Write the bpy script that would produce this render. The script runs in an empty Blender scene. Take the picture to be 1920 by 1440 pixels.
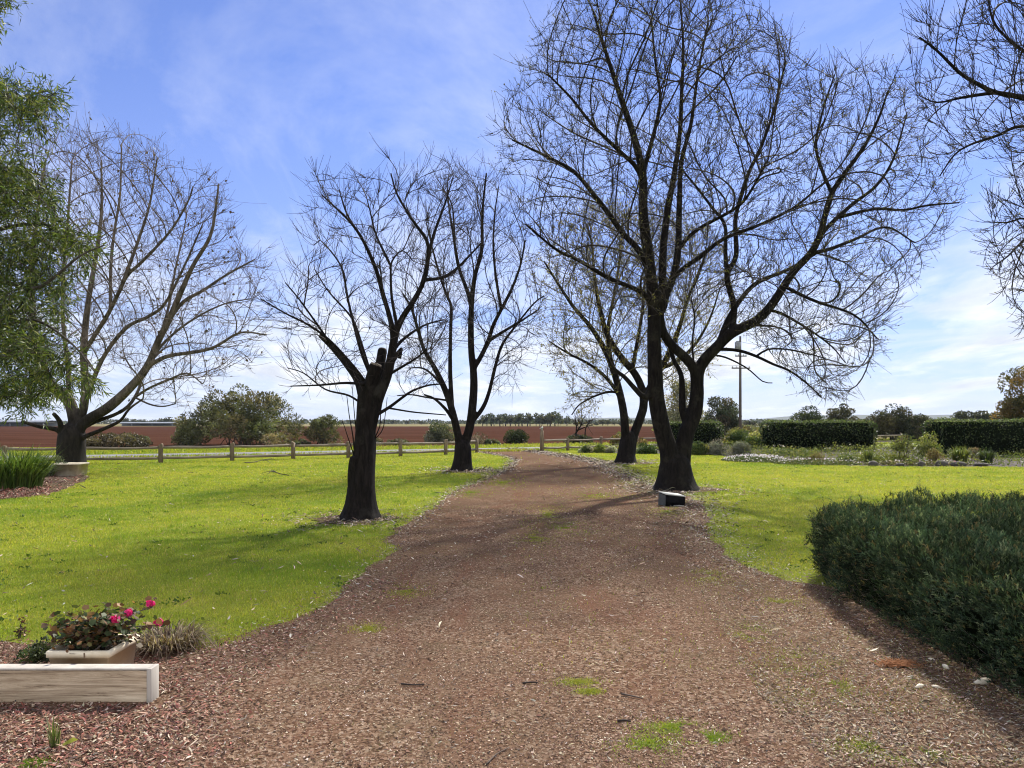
import bpy, bmesh, math, random
import numpy as np
from mathutils import Vector
from mathutils.geometry import tessellate_polygon

R = np.random.default_rng(7)
random.seed(7)
C = bpy.context.scene.collection
SC = bpy.context.scene
F, H, HY = 1442.0, 1.7, 792.0          # focal length in photo pixels, eye height, horizon row


def W(px, py, Y):
    return np.array([(px - 960.0) / F * Y, Y, H - (py - HY) / F * Y])


def G(px, py):
    Y = H * F / (py - HY)
    return np.array([(px - 960.0) / F * Y, Y])


# ------------------------------------------------------------------ mesh helpers
class MB:
    def __init__(s):
        s.v, s.f, s.c, s.n = [], [], [], 0

    def add(s, v, faces, col=None):
        v = np.asarray(v, dtype=np.float64).reshape(-1, 3)
        faces = faces if isinstance(faces, list) else [faces]
        for f in faces:
            f = np.asarray(f, dtype=np.int64)
            if f.size:
                s.f.append(f + s.n)
        if col is None:
            col = np.ones((len(v), 3)) * 0.5
        col = np.asarray(col, dtype=np.float64)
        if col.ndim == 1:
            col = np.tile(col, (len(v), 1))
        s.v.append(v)
        s.c.append(col)
        s.n += len(v)
        return s

    def build(s, name, m, parent=None, loc=None, smooth=False):
        me = bpy.data.meshes.new(name)
        v = np.concatenate(s.v)
        if loc is not None:
            v = v - np.asarray(loc)
        c = np.concatenate(s.c)
        loops = np.concatenate([f.ravel() for f in s.f])
        tot = np.concatenate([np.full(len(f), f.shape[1]) for f in s.f])
        st = np.concatenate([[0], np.cumsum(tot)[:-1]])
        me.vertices.add(len(v))
        me.vertices.foreach_set('co', v.astype(np.float32).ravel())
        me.loops.add(len(loops))
        me.loops.foreach_set('vertex_index', loops.astype(np.int32))
        me.polygons.add(len(tot))
        me.polygons.foreach_set('loop_start', st.astype(np.int32))
        if smooth:
            me.polygons.foreach_set('use_smooth', np.ones(len(tot), dtype=bool))
        a = me.color_attributes.new('col', 'FLOAT_COLOR', 'POINT')
        a.data.foreach_set('color', np.concatenate([c, np.ones((len(c), 1))], 1).astype(np.float32).ravel())
        me.update(calc_edges=True)
        me.validate()
        me.materials.append(m)
        o = bpy.data.objects.new(name, me)
        C.objects.link(o)
        if parent is not None:
            o.parent = parent
        elif loc is not None:
            o.location = loc
        return o


def tag(o, label=None, cat=None, group=None, kind=None):
    if label: o['label'] = label
    if cat: o['category'] = cat
    if group: o['group'] = group
    if kind: o['kind'] = kind
    return o


def empty(name, loc, label, cat, group=None):
    o = bpy.data.objects.new(name, None)
    o.empty_display_size = 0.2
    C.objects.link(o)
    o.location = loc
    return tag(o, label, cat, group)


def unit(v):
    v = np.asarray(v, float)
    return v / np.maximum(np.linalg.norm(v, axis=-1, keepdims=True), 1e-9)


def box(mb, x0, x1, y0, y1, z0, z1, bev=0.0, col=None):
    bm = bmesh.new()
    bmesh.ops.create_cube(bm, size=1.0)
    for q in bm.verts:
        q.co = Vector(((x0 + x1) / 2 + q.co.x * (x1 - x0), (y0 + y1) / 2 + q.co.y * (y1 - y0), (z0 + z1) / 2 + q.co.z * (z1 - z0)))
    if bev:
        bmesh.ops.bevel(bm, geom=bm.edges[:] + bm.verts[:], offset=bev, segments=2, affect='EDGES', profile=0.5)
    add_bm(mb, bm, col)


def add_bm(mb, bm, col=None):
    bm.verts.ensure_lookup_table()
    bm.verts.index_update()
    v = [tuple(q.co) for q in bm.verts]
    by = {}
    for f in bm.faces:
        by.setdefault(len(f.verts), []).append([q.index for q in f.verts])
    mb.add(v, [np.array(x) for x in by.values()], col)
    bm.free()


def frames(pts):
    t = np.gradient(pts, axis=0) if len(pts) > 2 else np.tile(pts[-1] - pts[0], (len(pts), 1))
    t = unit(t)
    ref = np.array([0.0, -1.0, 0.0])
    if abs(t[0] @ ref) > 0.9: ref = np.array([1.0, 0, 0])
    us = np.zeros_like(t)
    u = unit(ref - t[0] * (ref @ t[0]))
    for i in range(len(t)):
        u = u - t[i] * (u @ t[i])
        u = u / max(np.linalg.norm(u), 1e-9)
        us[i] = u
    return t, us, np.cross(t, us)


def tube(mb, pts, rad, sides=8, cap=True, col=None, lump=0.0, flare=0.0, seed=0, z0=0.0):
    pts = np.asarray(pts, float)
    rad = np.broadcast_to(np.asarray(rad, float), (len(pts),)).copy()
    t, u, w = frames(pts)
    a = np.linspace(0, 2 * np.pi, sides, endpoint=False)
    rr = np.repeat(rad[:, None], sides, 1)
    if lump:
        rs = np.random.default_rng(seed)
        s = np.concatenate([[0], np.cumsum(np.linalg.norm(np.diff(pts, axis=0), axis=1))])
        for k in range(2, 7):
            ph, fr, dr = rs.uniform(0, 6.3), rs.uniform(0.6, 2.6), rs.uniform(-1.2, 1.2)
            rr *= 1 + lump / k * 1.8 * np.sin(k * a[None, :] + ph + dr * s[:, None]) * (0.55 + 0.45 * np.sin(fr * s[:, None] * 2 + ph * 3))
        if flare:
            hgt = np.maximum(pts[:, 2] - z0, 0)[:, None]
            p5 = rs.uniform(0, 6.3)
            root = 0.55 + 0.45 * np.maximum(0, np.sin(5 * a + p5))[None, :] ** 1.5 + 0.2 * np.sin(3 * a + p5)[None, :]
            rr *= 1 + flare * np.exp(-hgt / 0.22) * root + flare * 0.25 * np.exp(-hgt / 0.7)
    V = pts[:, None, :] + rr[:, :, None] * (np.cos(a)[None, :, None] * u[:, None, :] + np.sin(a)[None, :, None] * w[:, None, :])
    n = len(pts)
    i = np.arange(n - 1)[:, None] * sides
    j = np.arange(sides)[None, :]
    j2 = (j + 1) % sides
    q = np.stack([i + j, i + j2, i + sides + j2, i + sides + j], -1).reshape(-1, 4)
    V = V.reshape(-1, 3)
    fs = [q]
    if cap:
        V = np.concatenate([V, pts[-1:][:] + t[-1] * rad[-1] * 0.15])
        k = (n - 1) * sides
        fs.append(np.stack([k + j[0], k + j2[0], np.full(sides, n * sides)], -1))
        V = np.concatenate([V, pts[:1]])
        fs.append(np.stack([j2[0], j[0], np.full(sides, n * sides + 1)], -1))
    mb.add(V, fs, col)


def fused(mb, voxel, smooth=6):
    """weld the overlapping tubes of a trunk into one continuous skin"""
    me0 = mb.build('tmp', M['bark_dark'])
    md = me0.modifiers.new('r', 'REMESH'); md.mode = 'VOXEL'; md.voxel_size = voxel
    sm = me0.modifiers.new('s', 'SMOOTH'); sm.factor = 0.5; sm.iterations = smooth
    dg = bpy.context.evaluated_depsgraph_get()
    ev = me0.evaluated_get(dg)
    me = ev.to_mesh()
    v = np.zeros(len(me.vertices) * 3, np.float32); me.vertices.foreach_get('co', v)
    lt = np.zeros(len(me.polygons), np.int32); me.polygons.foreach_get('loop_total', lt)
    lv = np.zeros(len(me.loops), np.int32); me.loops.foreach_get('vertex_index', lv)
    st = np.concatenate([[0], np.cumsum(lt)[:-1]])
    fs = [lv[st[lt == k][:, None] + np.arange(k)[None]] for k in np.unique(lt)]
    v = v.reshape(-1, 3).astype(float)
    ev.to_mesh_clear()
    old = me0.data
    bpy.data.objects.remove(me0); bpy.data.meshes.remove(old)
    return MB().add(v, fs)


def catmull(P, ds):
    P = np.asarray(P, float)
    if len(P) < 3:
        L = np.linalg.norm(P[1] - P[0]); k = max(2, int(L / ds) + 1)
        tt = np.linspace(0, 1, k)[:, None]
        return P[0] * (1 - tt) + P[1] * tt, tt[:, 0]
    Q = np.concatenate([[2 * P[0] - P[1]], P, [2 * P[-1] - P[-2]]])
    out, par = [], []
    n = len(P) - 1
    for i in range(n):
        a, b, c, d = Q[i:i + 4]
        k = max(1, int(round(np.linalg.norm(c - b) / ds)))
        for t in np.linspace(0, 1, k, endpoint=False):
            out.append(0.5 * ((2 * b) + (-a + c) * t + (2 * a - 5 * b + 4 * c - d) * t * t + (-a + 3 * b - 3 * c + d) * t ** 3))
            par.append((i + t) / n)
    out.append(P[-1]); par.append(1.0)
    return np.array(out), np.array(par)


def leaves(mb, p, nrm, size, cols, aspect=0.5, align=0.5, fold=0.0):
    """rhombic leaf faces at p, lying loosely along nrm"""
    n = len(p)
    size = np.broadcast_to(size, (n,))[:, None]
    d = unit(R.normal(size=(n, 3)) * (1 - align) + np.asarray(nrm) * align)
    s = unit(np.cross(d, R.normal(size=(n, 3))))
    b = np.cross(d, s)
    v = np.stack([p - d * size * 0.5, p + s * size * aspect * 0.5 + b * size * fold, p + d * size * 0.5, p - s * size * aspect * 0.5 + b * size * fold], 1)
    mb.add(v.reshape(-1, 3), np.arange(4 * n).reshape(n, 4), np.repeat(cols, 4, 0))


def cmix(n, cols, jit=0.25, w=None):
    c = np.array(cols, float)
    k = R.choice(len(c), n, p=w)
    return np.clip(c[k] * (1 + R.normal(size=(n, 1)) * jit) * (1 + R.normal(size=(n, 3)) * jit * 0.25), 0.002, 0.9)


def inpoly(x, y, poly):
    poly = np.asarray(poly, float)
    r = np.zeros(np.shape(x), bool)
    j = len(poly) - 1
    for i in range(len(poly)):
        xi, yi = poly[i]; xj, yj = poly[j]
        c = ((yi > y) != (yj > y)) & (x < (xj - xi) * (y - yi) / (yj - yi + 1e-12) + xi)
        r ^= c
        j = i
    return r


class VNoise:
    def __init__(s, seed, n=256):
        s.g = np.random.default_rng(seed).uniform(-1, 1, (n, n)); s.n = n

    def __call__(s, x, y):
        x = np.asarray(x, float); y = np.asarray(y, float)
        xi, yi = np.floor(x).astype(int), np.floor(y).astype(int)
        fx, fy = x - xi, y - yi
        fx = fx * fx * (3 - 2 * fx); fy = fy * fy * (3 - 2 * fy)
        g, n = s.g, s.n
        a = g[xi % n, yi % n]; b = g[(xi + 1) % n, yi % n]; c = g[xi % n, (yi + 1) % n]; d = g[(xi + 1) % n, (yi + 1) % n]
        return (a * (1 - fx) + b * fx) * (1 - fy) + (c * (1 - fx) + d * fx) * fy


vn1, vn2, vn3 = VNoise(1), VNoise(2), VNoise(3)


def fbm(x, y, s=1.0):
    return 0.55 * vn1(x * s, y * s) + 0.3 * vn2(x * s * 2.1 + 7, y * s * 2.1) + 0.15 * vn3(x * s * 4.3, y * s * 4.3 + 3)


# ------------------------------------------------------------------ materials
def new_mat(name):
    m = bpy.data.materials.new(name)
    m.use_nodes = True
    nt = m.node_tree
    nt.nodes.clear()
    out = nt.nodes.new('ShaderNodeOutputMaterial')
    return m, nt, out


def nd(nt, t, **kw):
    n = nt.nodes.new(t)
    for k, v in kw.items():
        if k.startswith('i_'):
            n.inputs[k[2:].replace('_', ' ')].default_value = v
        else:
            setattr(n, k, v)
    return n


def ramp(nt, fac, stops):
    r = nt.nodes.new('ShaderNodeValToRGB')
    e = r.color_ramp.elements
    while len(e) < len(stops): e.new(0.5)
    for q, (p, c) in zip(e, stops):
        q.position = p
        q.color = (*c, 1) if len(c) == 3 else c
    nt.links.new(fac, r.inputs[0])
    return r.outputs[0]


def noise(nt, co, scale, detail=4, rough=0.6, dist=0.0, sx=(1, 1, 1)):
    if sx != (1, 1, 1):
        mp = nd(nt, 'ShaderNodeMapping')
        mp.inputs['Scale'].default_value = sx
        nt.links.new(co, mp.inputs[0])
        co = mp.outputs[0]
    n = nd(nt, 'ShaderNodeTexNoise')
    n.inputs['Scale'].default_value = scale; n.inputs['Detail'].default_value = detail
    n.inputs['Roughness'].default_value = rough; n.inputs['Distortion'].default_value = dist
    nt.links.new(co, n.inputs['Vector'])
    return n.outputs['Fac']


def mixc(nt, fac, a, b, blend='MIX'):
    m = nd(nt, 'ShaderNodeMix', data_type='RGBA', blend_type=blend)
    for s, v in ((0, fac), (6, a), (7, b)):
        if isinstance(v, (int, float)): m.inputs[s].default_value = v
        elif isinstance(v, tuple): m.inputs[s].default_value = (*v, 1)
        else: nt.links.new(v, m.inputs[s])
    return m.outputs[2]


def bump(nt, h, strength, dist):
    b = nd(nt, 'ShaderNodeBump')
    b.inputs['Strength'].default_value = strength; b.inputs['Distance'].default_value = dist
    nt.links.new(h, b.inputs['Height'])
    return b.outputs[0]


def principled(nt, out, col, rough=0.8, spec=0.3, nrm=None):
    p = nd(nt, 'ShaderNodeBsdfPrincipled')
    if isinstance(col, tuple): p.inputs['Base Color'].default_value = (*col, 1)
    else: nt.links.new(col, p.inputs['Base Color'])
    p.inputs['Roughness'].default_value = rough
    p.inputs['Specular IOR Level'].default_value = spec
    if nrm is not None: nt.links.new(nrm, p.inputs['Normal'])
    if out is not None: nt.links.new(p.outputs[0], out.inputs[0])
    return p


def leaf_mat(name, trans=0.35, rough=0.55, spec=0.3, tmul=(1.25, 1.25, 0.6)):
    m, nt, out = new_mat(name)
    a = nd(nt, 'ShaderNodeAttribute', attribute_name='col')
    p = principled(nt, None, a.outputs['Color'], rough, spec)
    t = nd(nt, 'ShaderNodeBsdfTranslucent')
    nt.links.new(mixc(nt, 1.0, a.outputs['Color'], tmul, 'MULTIPLY'), t.inputs[0])
    x = nd(nt, 'ShaderNodeMixShader')
    x.inputs[0].default_value = trans
    nt.links.new(p.outputs[0], x.inputs[1]); nt.links.new(t.outputs[0], x.inputs[2])
    nt.links.new(x.outputs[0], out.inputs[0])
    return m


def attr_mat(name, rough=0.8, spec=0.3):
    m, nt, out = new_mat(name)
    a = nd(nt, 'ShaderNodeAttribute', attribute_name='col')
    principled(nt, out, a.outputs['Color'], rough, spec)
    return m


def simple_mat(name, c1, c2, scale=8, rough=0.8, bmp=0.3, sx=(1, 1, 1), spec=0.3, dist=0.01, detail=5):
    m, nt, out = new_mat(name)
    co = nd(nt, 'ShaderNodeTexCoord').outputs['Object']
    n = noise(nt, co, scale, detail, 0.65, 0.3, sx)
    c = ramp(nt, n, [(0.3, c1), (0.7, c2)])
    principled(nt, out, c, rough, spec, bump(nt, n, bmp, dist))
    return m


def bark_mat(name, c1, c2, lich=None, scale=5.0, bmp=0.8, foot=None):
    m, nt, out = new_mat(name)
    co = nd(nt, 'ShaderNodeTexCoord').outputs['Object']
    n = noise(nt, co, scale * 3, 6, 0.7, 0.6, (1, 1, 0.22))
    n2 = noise(nt, co, scale * 0.5, 4, 0.6)
    c = ramp(nt, n, [(0.35, c1), (0.65, c2)])
    if lich:
        c = mixc(nt, ramp(nt, n2, [(0.55, (0, 0, 0)), (0.68, (1, 1, 1))]), c, lich)
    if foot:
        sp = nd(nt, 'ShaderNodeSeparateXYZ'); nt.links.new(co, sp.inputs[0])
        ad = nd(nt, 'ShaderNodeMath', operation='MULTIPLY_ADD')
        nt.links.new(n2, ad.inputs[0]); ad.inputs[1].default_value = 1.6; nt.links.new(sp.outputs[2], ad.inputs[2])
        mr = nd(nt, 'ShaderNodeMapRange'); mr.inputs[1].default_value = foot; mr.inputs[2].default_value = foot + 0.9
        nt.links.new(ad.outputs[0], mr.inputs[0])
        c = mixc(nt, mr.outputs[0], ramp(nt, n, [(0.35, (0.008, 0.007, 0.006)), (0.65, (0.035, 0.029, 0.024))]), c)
    principled(nt, out, c, 0.9, 0.15, bump(nt, n, bmp, 0.03))
    return m


M = {}
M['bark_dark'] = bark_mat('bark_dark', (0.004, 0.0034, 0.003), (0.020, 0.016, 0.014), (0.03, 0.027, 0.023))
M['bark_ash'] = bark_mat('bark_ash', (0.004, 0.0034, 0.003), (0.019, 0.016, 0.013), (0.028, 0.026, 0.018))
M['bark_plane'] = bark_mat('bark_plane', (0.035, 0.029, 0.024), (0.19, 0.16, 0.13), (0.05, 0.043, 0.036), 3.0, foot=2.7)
M['twig_dark'] = simple_mat('twig_dark', (0.02, 0.015, 0.013), (0.05, 0.037, 0.031), 6, 0.8, 0.0)
M['twig_ash'] = simple_mat('twig_ash', (0.018, 0.014, 0.011), (0.05, 0.04, 0.028), 4, 0.8, 0.0)
M['twig_plane'] = simple_mat('twig_plane', (0.06, 0.046, 0.037), (0.15, 0.118, 0.094), 3, 0.8, 0.0)
M['twig_olive'] = simple_mat('twig_olive', (0.045, 0.038, 0.022), (0.12, 0.10, 0.055), 4, 0.8, 0.0)
M['cut_wood'] = simple_mat('cut_wood', (0.10, 0.085, 0.065), (0.24, 0.2, 0.15), 14, 0.85, 0.3)
M['bark_grey'] = bark_mat('bark_grey', (0.04, 0.035, 0.03), (0.13, 0.115, 0.1))
M['leaf'] = leaf_mat('leaf')
M['leaf_gloss'] = leaf_mat('leaf_gloss', 0.35, 0.5, 0.3)
M['needle'] = leaf_mat('needle', 0.25, 0.8, 0.04, (1.2, 1.35, 0.6))
M['grass'] = leaf_mat('grass', 0.5, 0.5, 0.25, (1.35, 1.25, 0.35))
M['petal'] = leaf_mat('petal', 0.4, 0.6, 0.2, (1.2, 1, 1.1))
M['chips'] = attr_mat('chips', 0.75, 0.3)
M['stones'] = attr_mat('stones', 0.9, 0.12)


def ground_mats():
    m, nt, out = new_mat('lawn')
    co = nd(nt, 'ShaderNodeTexCoord').outputs['Object']
    a = noise(nt, co, 0.5, 5, 0.6)
    b = noise(nt, co, 45, 4, 0.7)
    c = ramp(nt, a, [(0.32, (0.13, 0.19, 0.016)), (0.5, (0.22, 0.26, 0.022)), (0.66, (0.31, 0.30, 0.05))])
    c = mixc(nt, 0.75, c, ramp(nt, b, [(0.3, (0.35, 0.4, 0.35)), (0.7, (1.2, 1.2, 1.2))]), 'MULTIPLY')
    principled(nt, out, c, 0.9, 0.1, bump(nt, b, 0.6, 0.03))
    M['lawn'] = m

    m, nt, out = new_mat('gravel_drive')
    co = nd(nt, 'ShaderNodeTexCoord').outputs['Object']
    vo = nd(nt, 'ShaderNodeTexVoronoi', feature='F1')
    vo.inputs['Scale'].default_value = 60
    nt.links.new(co, vo.inputs['Vector'])
    sep = nd(nt, 'ShaderNodeSeparateColor')
    nt.links.new(vo.outputs['Color'], sep.inputs[0])
    st = ramp(nt, sep.outputs[0], [(0.0, (0.06, 0.035, 0.022)), (0.3, (0.15, 0.088, 0.052)), (0.62, (0.225, 0.138, 0.084)), (0.85, (0.33, 0.225, 0.145)), (1.0, (0.42, 0.325, 0.225))])
    big = noise(nt, co, 0.7, 5, 0.62, 0.4, (1, 0.55, 1))
    dirt = noise(nt, co, 2.3, 6, 0.7, 0.5)
    c = mixc(nt, ramp(nt, big, [(0.42, (0, 0, 0)), (0.62, (0.75, 0.75, 0.75))]), st, (0.165, 0.102, 0.062))
    c = mixc(nt, ramp(nt, dirt, [(0.54, (0, 0, 0)), (0.72, (0.6, 0.6, 0.6))]), c, (0.14, 0.115, 0.062))
    big2 = noise(nt, co, 1.6, 5, 0.65, 0.8, (1, 0.28, 1))
    c = mixc(nt, ramp(nt, big2, [(0.5, (0, 0, 0)), (0.66, (0.55, 0.55, 0.55))]), c, (0.18, 0.085, 0.052))
    c = mixc(nt, ramp(nt, noise(nt, co, 3.5, 6, 0.7, 0.3), [(0.55, (0, 0, 0)), (0.75, (0.5, 0.5, 0.5))]), c, (0.30, 0.23, 0.16))
    c = mixc(nt, 1.0, c, (0.76, 0.77, 0.82), 'MULTIPLY')
    principled(nt, out, c, 1.0, 0.0, bump(nt, vo.outputs['Distance'], -1.0, 0.012))
    M['gravel'] = m

    m, nt, out = new_mat('soil')
    co = nd(nt, 'ShaderNodeTexCoord').outputs['Object']
    a = noise(nt, co, 14, 6, 0.75)
    b = noise(nt, co, 1.2, 4, 0.6)
    c = ramp(nt, a, [(0.3, (0.035, 0.024, 0.018)), (0.5, (0.11, 0.075, 0.055)), (0.7, (0.24, 0.19, 0.14))])
    c = mixc(nt, ramp(nt, b, [(0.45, (0, 0, 0)), (0.65, (0.6, 0.6, 0.6))]), c, (0.13, 0.13, 0.06))
    principled(nt, out, c, 1.0, 0.0, bump(nt, a, 0.9, 0.03))
    M['soil'] = m

    M['bedsoil'] = simple_mat('bed_soil', (0.02, 0.015, 0.01), (0.08, 0.06, 0.045), 8, 0.95, 0.8)
    m, nt, out = new_mat('ploughed')
    co = nd(nt, 'ShaderNodeTexCoord').outputs['Object']
    a = noise(nt, co, 0.7, 6, 0.75, 0.2, (0.05, 1, 1))
    b = noise(nt, co, 5, 4, 0.7)
    c = ramp(nt, a, [(0.3, (0.026, 0.012, 0.008)), (0.5, (0.07, 0.032, 0.021)), (0.72, (0.15, 0.078, 0.055))])
    c = mixc(nt, 0.5, c, ramp(nt, b, [(0.3, (0.5, 0.5, 0.5)), (0.7, (1.2, 1.2, 1.2))]), 'MULTIPLY')
    principled(nt, out, c, 1.0, 0.0, bump(nt, a, 0.8, 0.3))
    M['plough'] = m

    m, nt, out = new_mat('asphalt')
    co = nd(nt, 'ShaderNodeTexCoord').outputs['Object']
    a = noise(nt, co, 30, 4, 0.7)
    b = noise(nt, co, 0.6, 4, 0.6)
    c = mixc(nt, 0.4, ramp(nt, a, [(0.3, (0.13, 0.13, 0.135)), (0.7, (0.24, 0.24, 0.245))]), ramp(nt, b, [(0.35, (0.12, 0.12, 0.12)), (0.65, (0.26, 0.255, 0.25))]))
    principled(nt, out, c, 0.75, 0.3, bump(nt, a, 0.3, 0.01))
    M['road'] = m

    m, nt, out = new_mat('plain')
    co = nd(nt, 'ShaderNodeTexCoord').outputs['Object']
    a = noise(nt, co, 0.03, 6, 0.65)
    b = noise(nt, co, 0.8, 5, 0.7)
    c = ramp(nt, a, [(0.35, (0.10, 0.12, 0.04)), (0.5, (0.22, 0.19, 0.10)), (0.65, (0.27, 0.23, 0.13))])
    c = mixc(nt, 0.6, c, ramp(nt, b, [(0.3, (0.5, 0.5, 0.5)), (0.7, (1.15, 1.15, 1.15))]), 'MULTIPLY')
    principled(nt, out, c, 1.0, 0.0, bump(nt, b, 0.5, 0.1))
    M['plain'] = m
    M['hill'] = simple_mat('hill', (0.04, 0.05, 0.03), (0.09, 0.09, 0.05), 0.01, 0.95, 0.0)
    M['timber'] = simple_mat('timber_rail', (0.11, 0.085, 0.06), (0.34, 0.29, 0.22), 9, 0.85, 0.5, (0.15, 0.15, 1))
    M['post'] = simple_mat('timber_post', (0.09, 0.065, 0.04), (0.26, 0.2, 0.13), 12, 0.85, 0.5, (1, 1, 0.15))
    m, nt, out = new_mat('weathered_board')
    co = nd(nt, 'ShaderNodeTexCoord').outputs['Object']
    a = noise(nt, co, 26, 8, 0.78, 0.9, (0.06, 1, 1))
    b = noise(nt, co, 5, 5, 0.6, 0.4, (0.3, 1, 1))
    g = ramp(nt, a, [(0.33, (0.10, 0.07, 0.042)), (0.42, (0.42, 0.325, 0.22)), (0.55, (0.62, 0.505, 0.355)), (0.8, (0.74, 0.63, 0.46))])
    g = mixc(nt, 0.55, g, ramp(nt, b, [(0.35, (0.55, 0.5, 0.45)), (0.65, (1.1, 1.1, 1.1))]), 'MULTIPLY')
    principled(nt, out, g, 0.8, 0.2, bump(nt, a, 0.7, 0.012))
    M['board'] = m
    M['capboard'] = simple_mat('pale_board', (0.36, 0.33, 0.285), (0.52, 0.49, 0.43), 12, 0.7, 0.25, (1, 1, 0.1), dist=0.004)
    M['pot'] = simple_mat('cream_pot', (0.66, 0.57, 0.41), (0.84, 0.77, 0.6), 7, 0.6, 0.15, dist=0.004)
    M['pot_stain'] = simple_mat('pot_stain', (0.12, 0.08, 0.05), (0.2, 0.14, 0.09), 14, 0.8, 0.1)
    M['potsoil'] = simple_mat('pot_soil', (0.012, 0.009, 0.007), (0.05, 0.04, 0.03), 40, 0.95, 0.8)
    M['blackbox'] = simple_mat('black_plastic', (0.005, 0.005, 0.006), (0.012, 0.012, 0.013), 12, 0.8, 0.2, spec=0.05, dist=0.003)
    M['greybox'] = simple_mat('grey_side', (0.05, 0.055, 0.055), (0.11, 0.115, 0.11), 12, 0.8, 0.2, dist=0.003)
    M['palelid'] = simple_mat('pale_lid', (0.42, 0.43, 0.39), (0.6, 0.6, 0.55), 10, 0.7, 0.2, dist=0.003)
    M['steel'] = simple_mat('grey_metal', (0.16, 0.17, 0.18), (0.3, 0.31, 0.32), 4, 0.55, 0.1)
    M['roofmetal'] = simple_mat('roof_metal', (0.2, 0.22, 0.24), (0.34, 0.36, 0.38), 0.3, 0.5, 0.1)
    M['rock'] = simple_mat('rock', (0.03, 0.028, 0.025), (0.16, 0.145, 0.125), 5, 0.9, 0.8, dist=0.05)
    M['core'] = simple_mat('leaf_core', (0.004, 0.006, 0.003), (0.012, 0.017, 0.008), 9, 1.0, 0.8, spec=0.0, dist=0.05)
    M['greypole'] = simple_mat('pole_timber', (0.07, 0.06, 0.052), (0.15, 0.13, 0.115), 6, 0.85, 0.4, (1, 1, 0.05))
    M['lamp'] = simple_mat('lamp_paint', (0.3, 0.33, 0.28), (0.5, 0.52, 0.46), 8, 0.6, 0.1)


ground_mats()

# ------------------------------------------------------------------ ground sheets
def sheet(name, poly, z, m, kind='structure', jag=0.0, step=0.3, js=2.0):
    """flat sheet from a ground outline; the outline gets an irregular edge"""
    poly = np.asarray(poly, float)
    out = []
    for i in range(len(poly)):
        a, b = poly[i], poly[(i + 1) % len(poly)]
        k = max(1, int(np.linalg.norm(b - a) / step))
        for t in np.linspace(0, 1, k, endpoint=False):
            p = a * (1 - t) + b * t
            if jag:
                nx = fbm(p[0], p[1], js); ny = fbm(p[0] + 31, p[1] + 17, js)
                p = p + jag * np.array([nx, ny]) * 2
            out.append(p)
    pts = [Vector((p[0], p[1], 0)) for p in out]
    tris = tessellate_polygon([pts])
    v = np.array([[p[0], p[1], z] for p in out])
    t = np.array(tris)
    a, b, c = v[t[:, 0]], v[t[:, 1]], v[t[:, 2]]
    fl = np.cross(b - a, c - a)[:, 2] < 0
    t[fl] = t[fl][:, ::-1]
    o = MB().add(v, t).build(name, m)
    return tag(o, kind=kind)


a = np.linspace(0, 2 * np.pi, 96, endpoint=False)
rings = np.array([0, 60, 200, 600, 1800, 4200.0])
vv = np.concatenate([[[0, 0, -0.012]]] + [np.stack([r * np.cos(a), r * np.sin(a), np.full(96, -0.012)], 1) for r in rings[1:]])
qs = []
for k in range(len(rings) - 2):
    b0 = 1 + 96 * k
    j = np.arange(96); j2 = (j + 1) % 96
    qs.append(np.stack([b0 + j, b0 + 96 + j, b0 + 96 + j2, b0 + j2], 1))
j = np.arange(96)
tri = np.stack([np.zeros(96, int), 1 + j, 1 + (j + 1) % 96], 1)
tag(MB().add(vv, [tri] + qs).build('ground', M['plain']), kind='structure')


def road_y(x, off=0.0):
    return 46.4 + 0.52 * (x + 5) + off


lawn_poly = [(-90, -6), (90, -6), (90, road_y(90, 9.5)), (-70, road_y(-70, 9.5)), (-90, 0)]
sheet('lawn', lawn_poly, -0.006, M['lawn'], jag=0.3, step=1.5, js=0.4)
sheet('road', [(-80, road_y(-80, -2.6)), (95, road_y(95, -2.6)), (95, road_y(95, 2.8)), (-80, road_y(-80, 2.8))], 0.0, M['road'], jag=0.06, step=1.0)
sheet('ploughed_field', [(-70, road_y(-70, 11)), (30, road_y(30, 11)), (78, 330), (-330, 330), (-330, 60)], -0.002, M['plough'], jag=0.5, step=4, js=0.3)

drive_px_left = [(865, 842), (912, 850), (955, 857), (966, 863), (950, 880), (905, 900), (850, 922), (822, 945), (785, 972), (742, 992),
                 (728, 1012), (738, 1032), (700, 1058), (640, 1105), (600, 1138), (500, 1180), (390, 1207), (260, 1212), (120, 1205), (0, 1200), (-300, 1200)]
drive_px_right = [(2300, 1104), (1700, 1102), (1545, 1100), (1470, 1088), (1410, 1068), (1365, 1040), (1335, 1010), (1328, 975), (1318, 945), (1275, 922), (1215, 908),
                  (1180, 893), (1150, 880), (1120, 866), (1075, 857), (1020, 849), (960, 842)]
drive_poly = [G(*p) for p in drive_px_left] + [np.array([-7, 3.0]), np.array([-7, -4.0]), np.array([9, -4.0]), np.array([9, 7.8])] + [G(*p) for p in drive_px_right[1:]]
drive_poly = np.array(drive_poly)
sheet('driveway', drive_poly, 0.004, M['gravel'], jag=0.07, step=0.12, js=3.0)

bed_px = [(1085, 849.5), (1200, 850.5), (1330, 852), (1375, 858), (1430, 865), (1520, 872), (1700, 875), (2000, 876), (2300, 877), (2500, 838), (1085, 838)]
bed_poly = np.array([G(*p) for p in bed_px])
sheet('garden_bed', bed_poly, 0.002, M['bedsoil'], jag=0.12, step=0.5, js=1.5)
mulch_px = [(-200, 940), (0, 937), (60, 932), (110, 922), (160, 902), (168, 893), (140, 887), (60, 884), (-200, 884)]
mulch_poly = np.array([G(*p) for p in mulch_px])
sheet('mulch_bed', mulch_poly, 0.002, M['soil'], jag=0.1, step=0.3, js=2.0)


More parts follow.
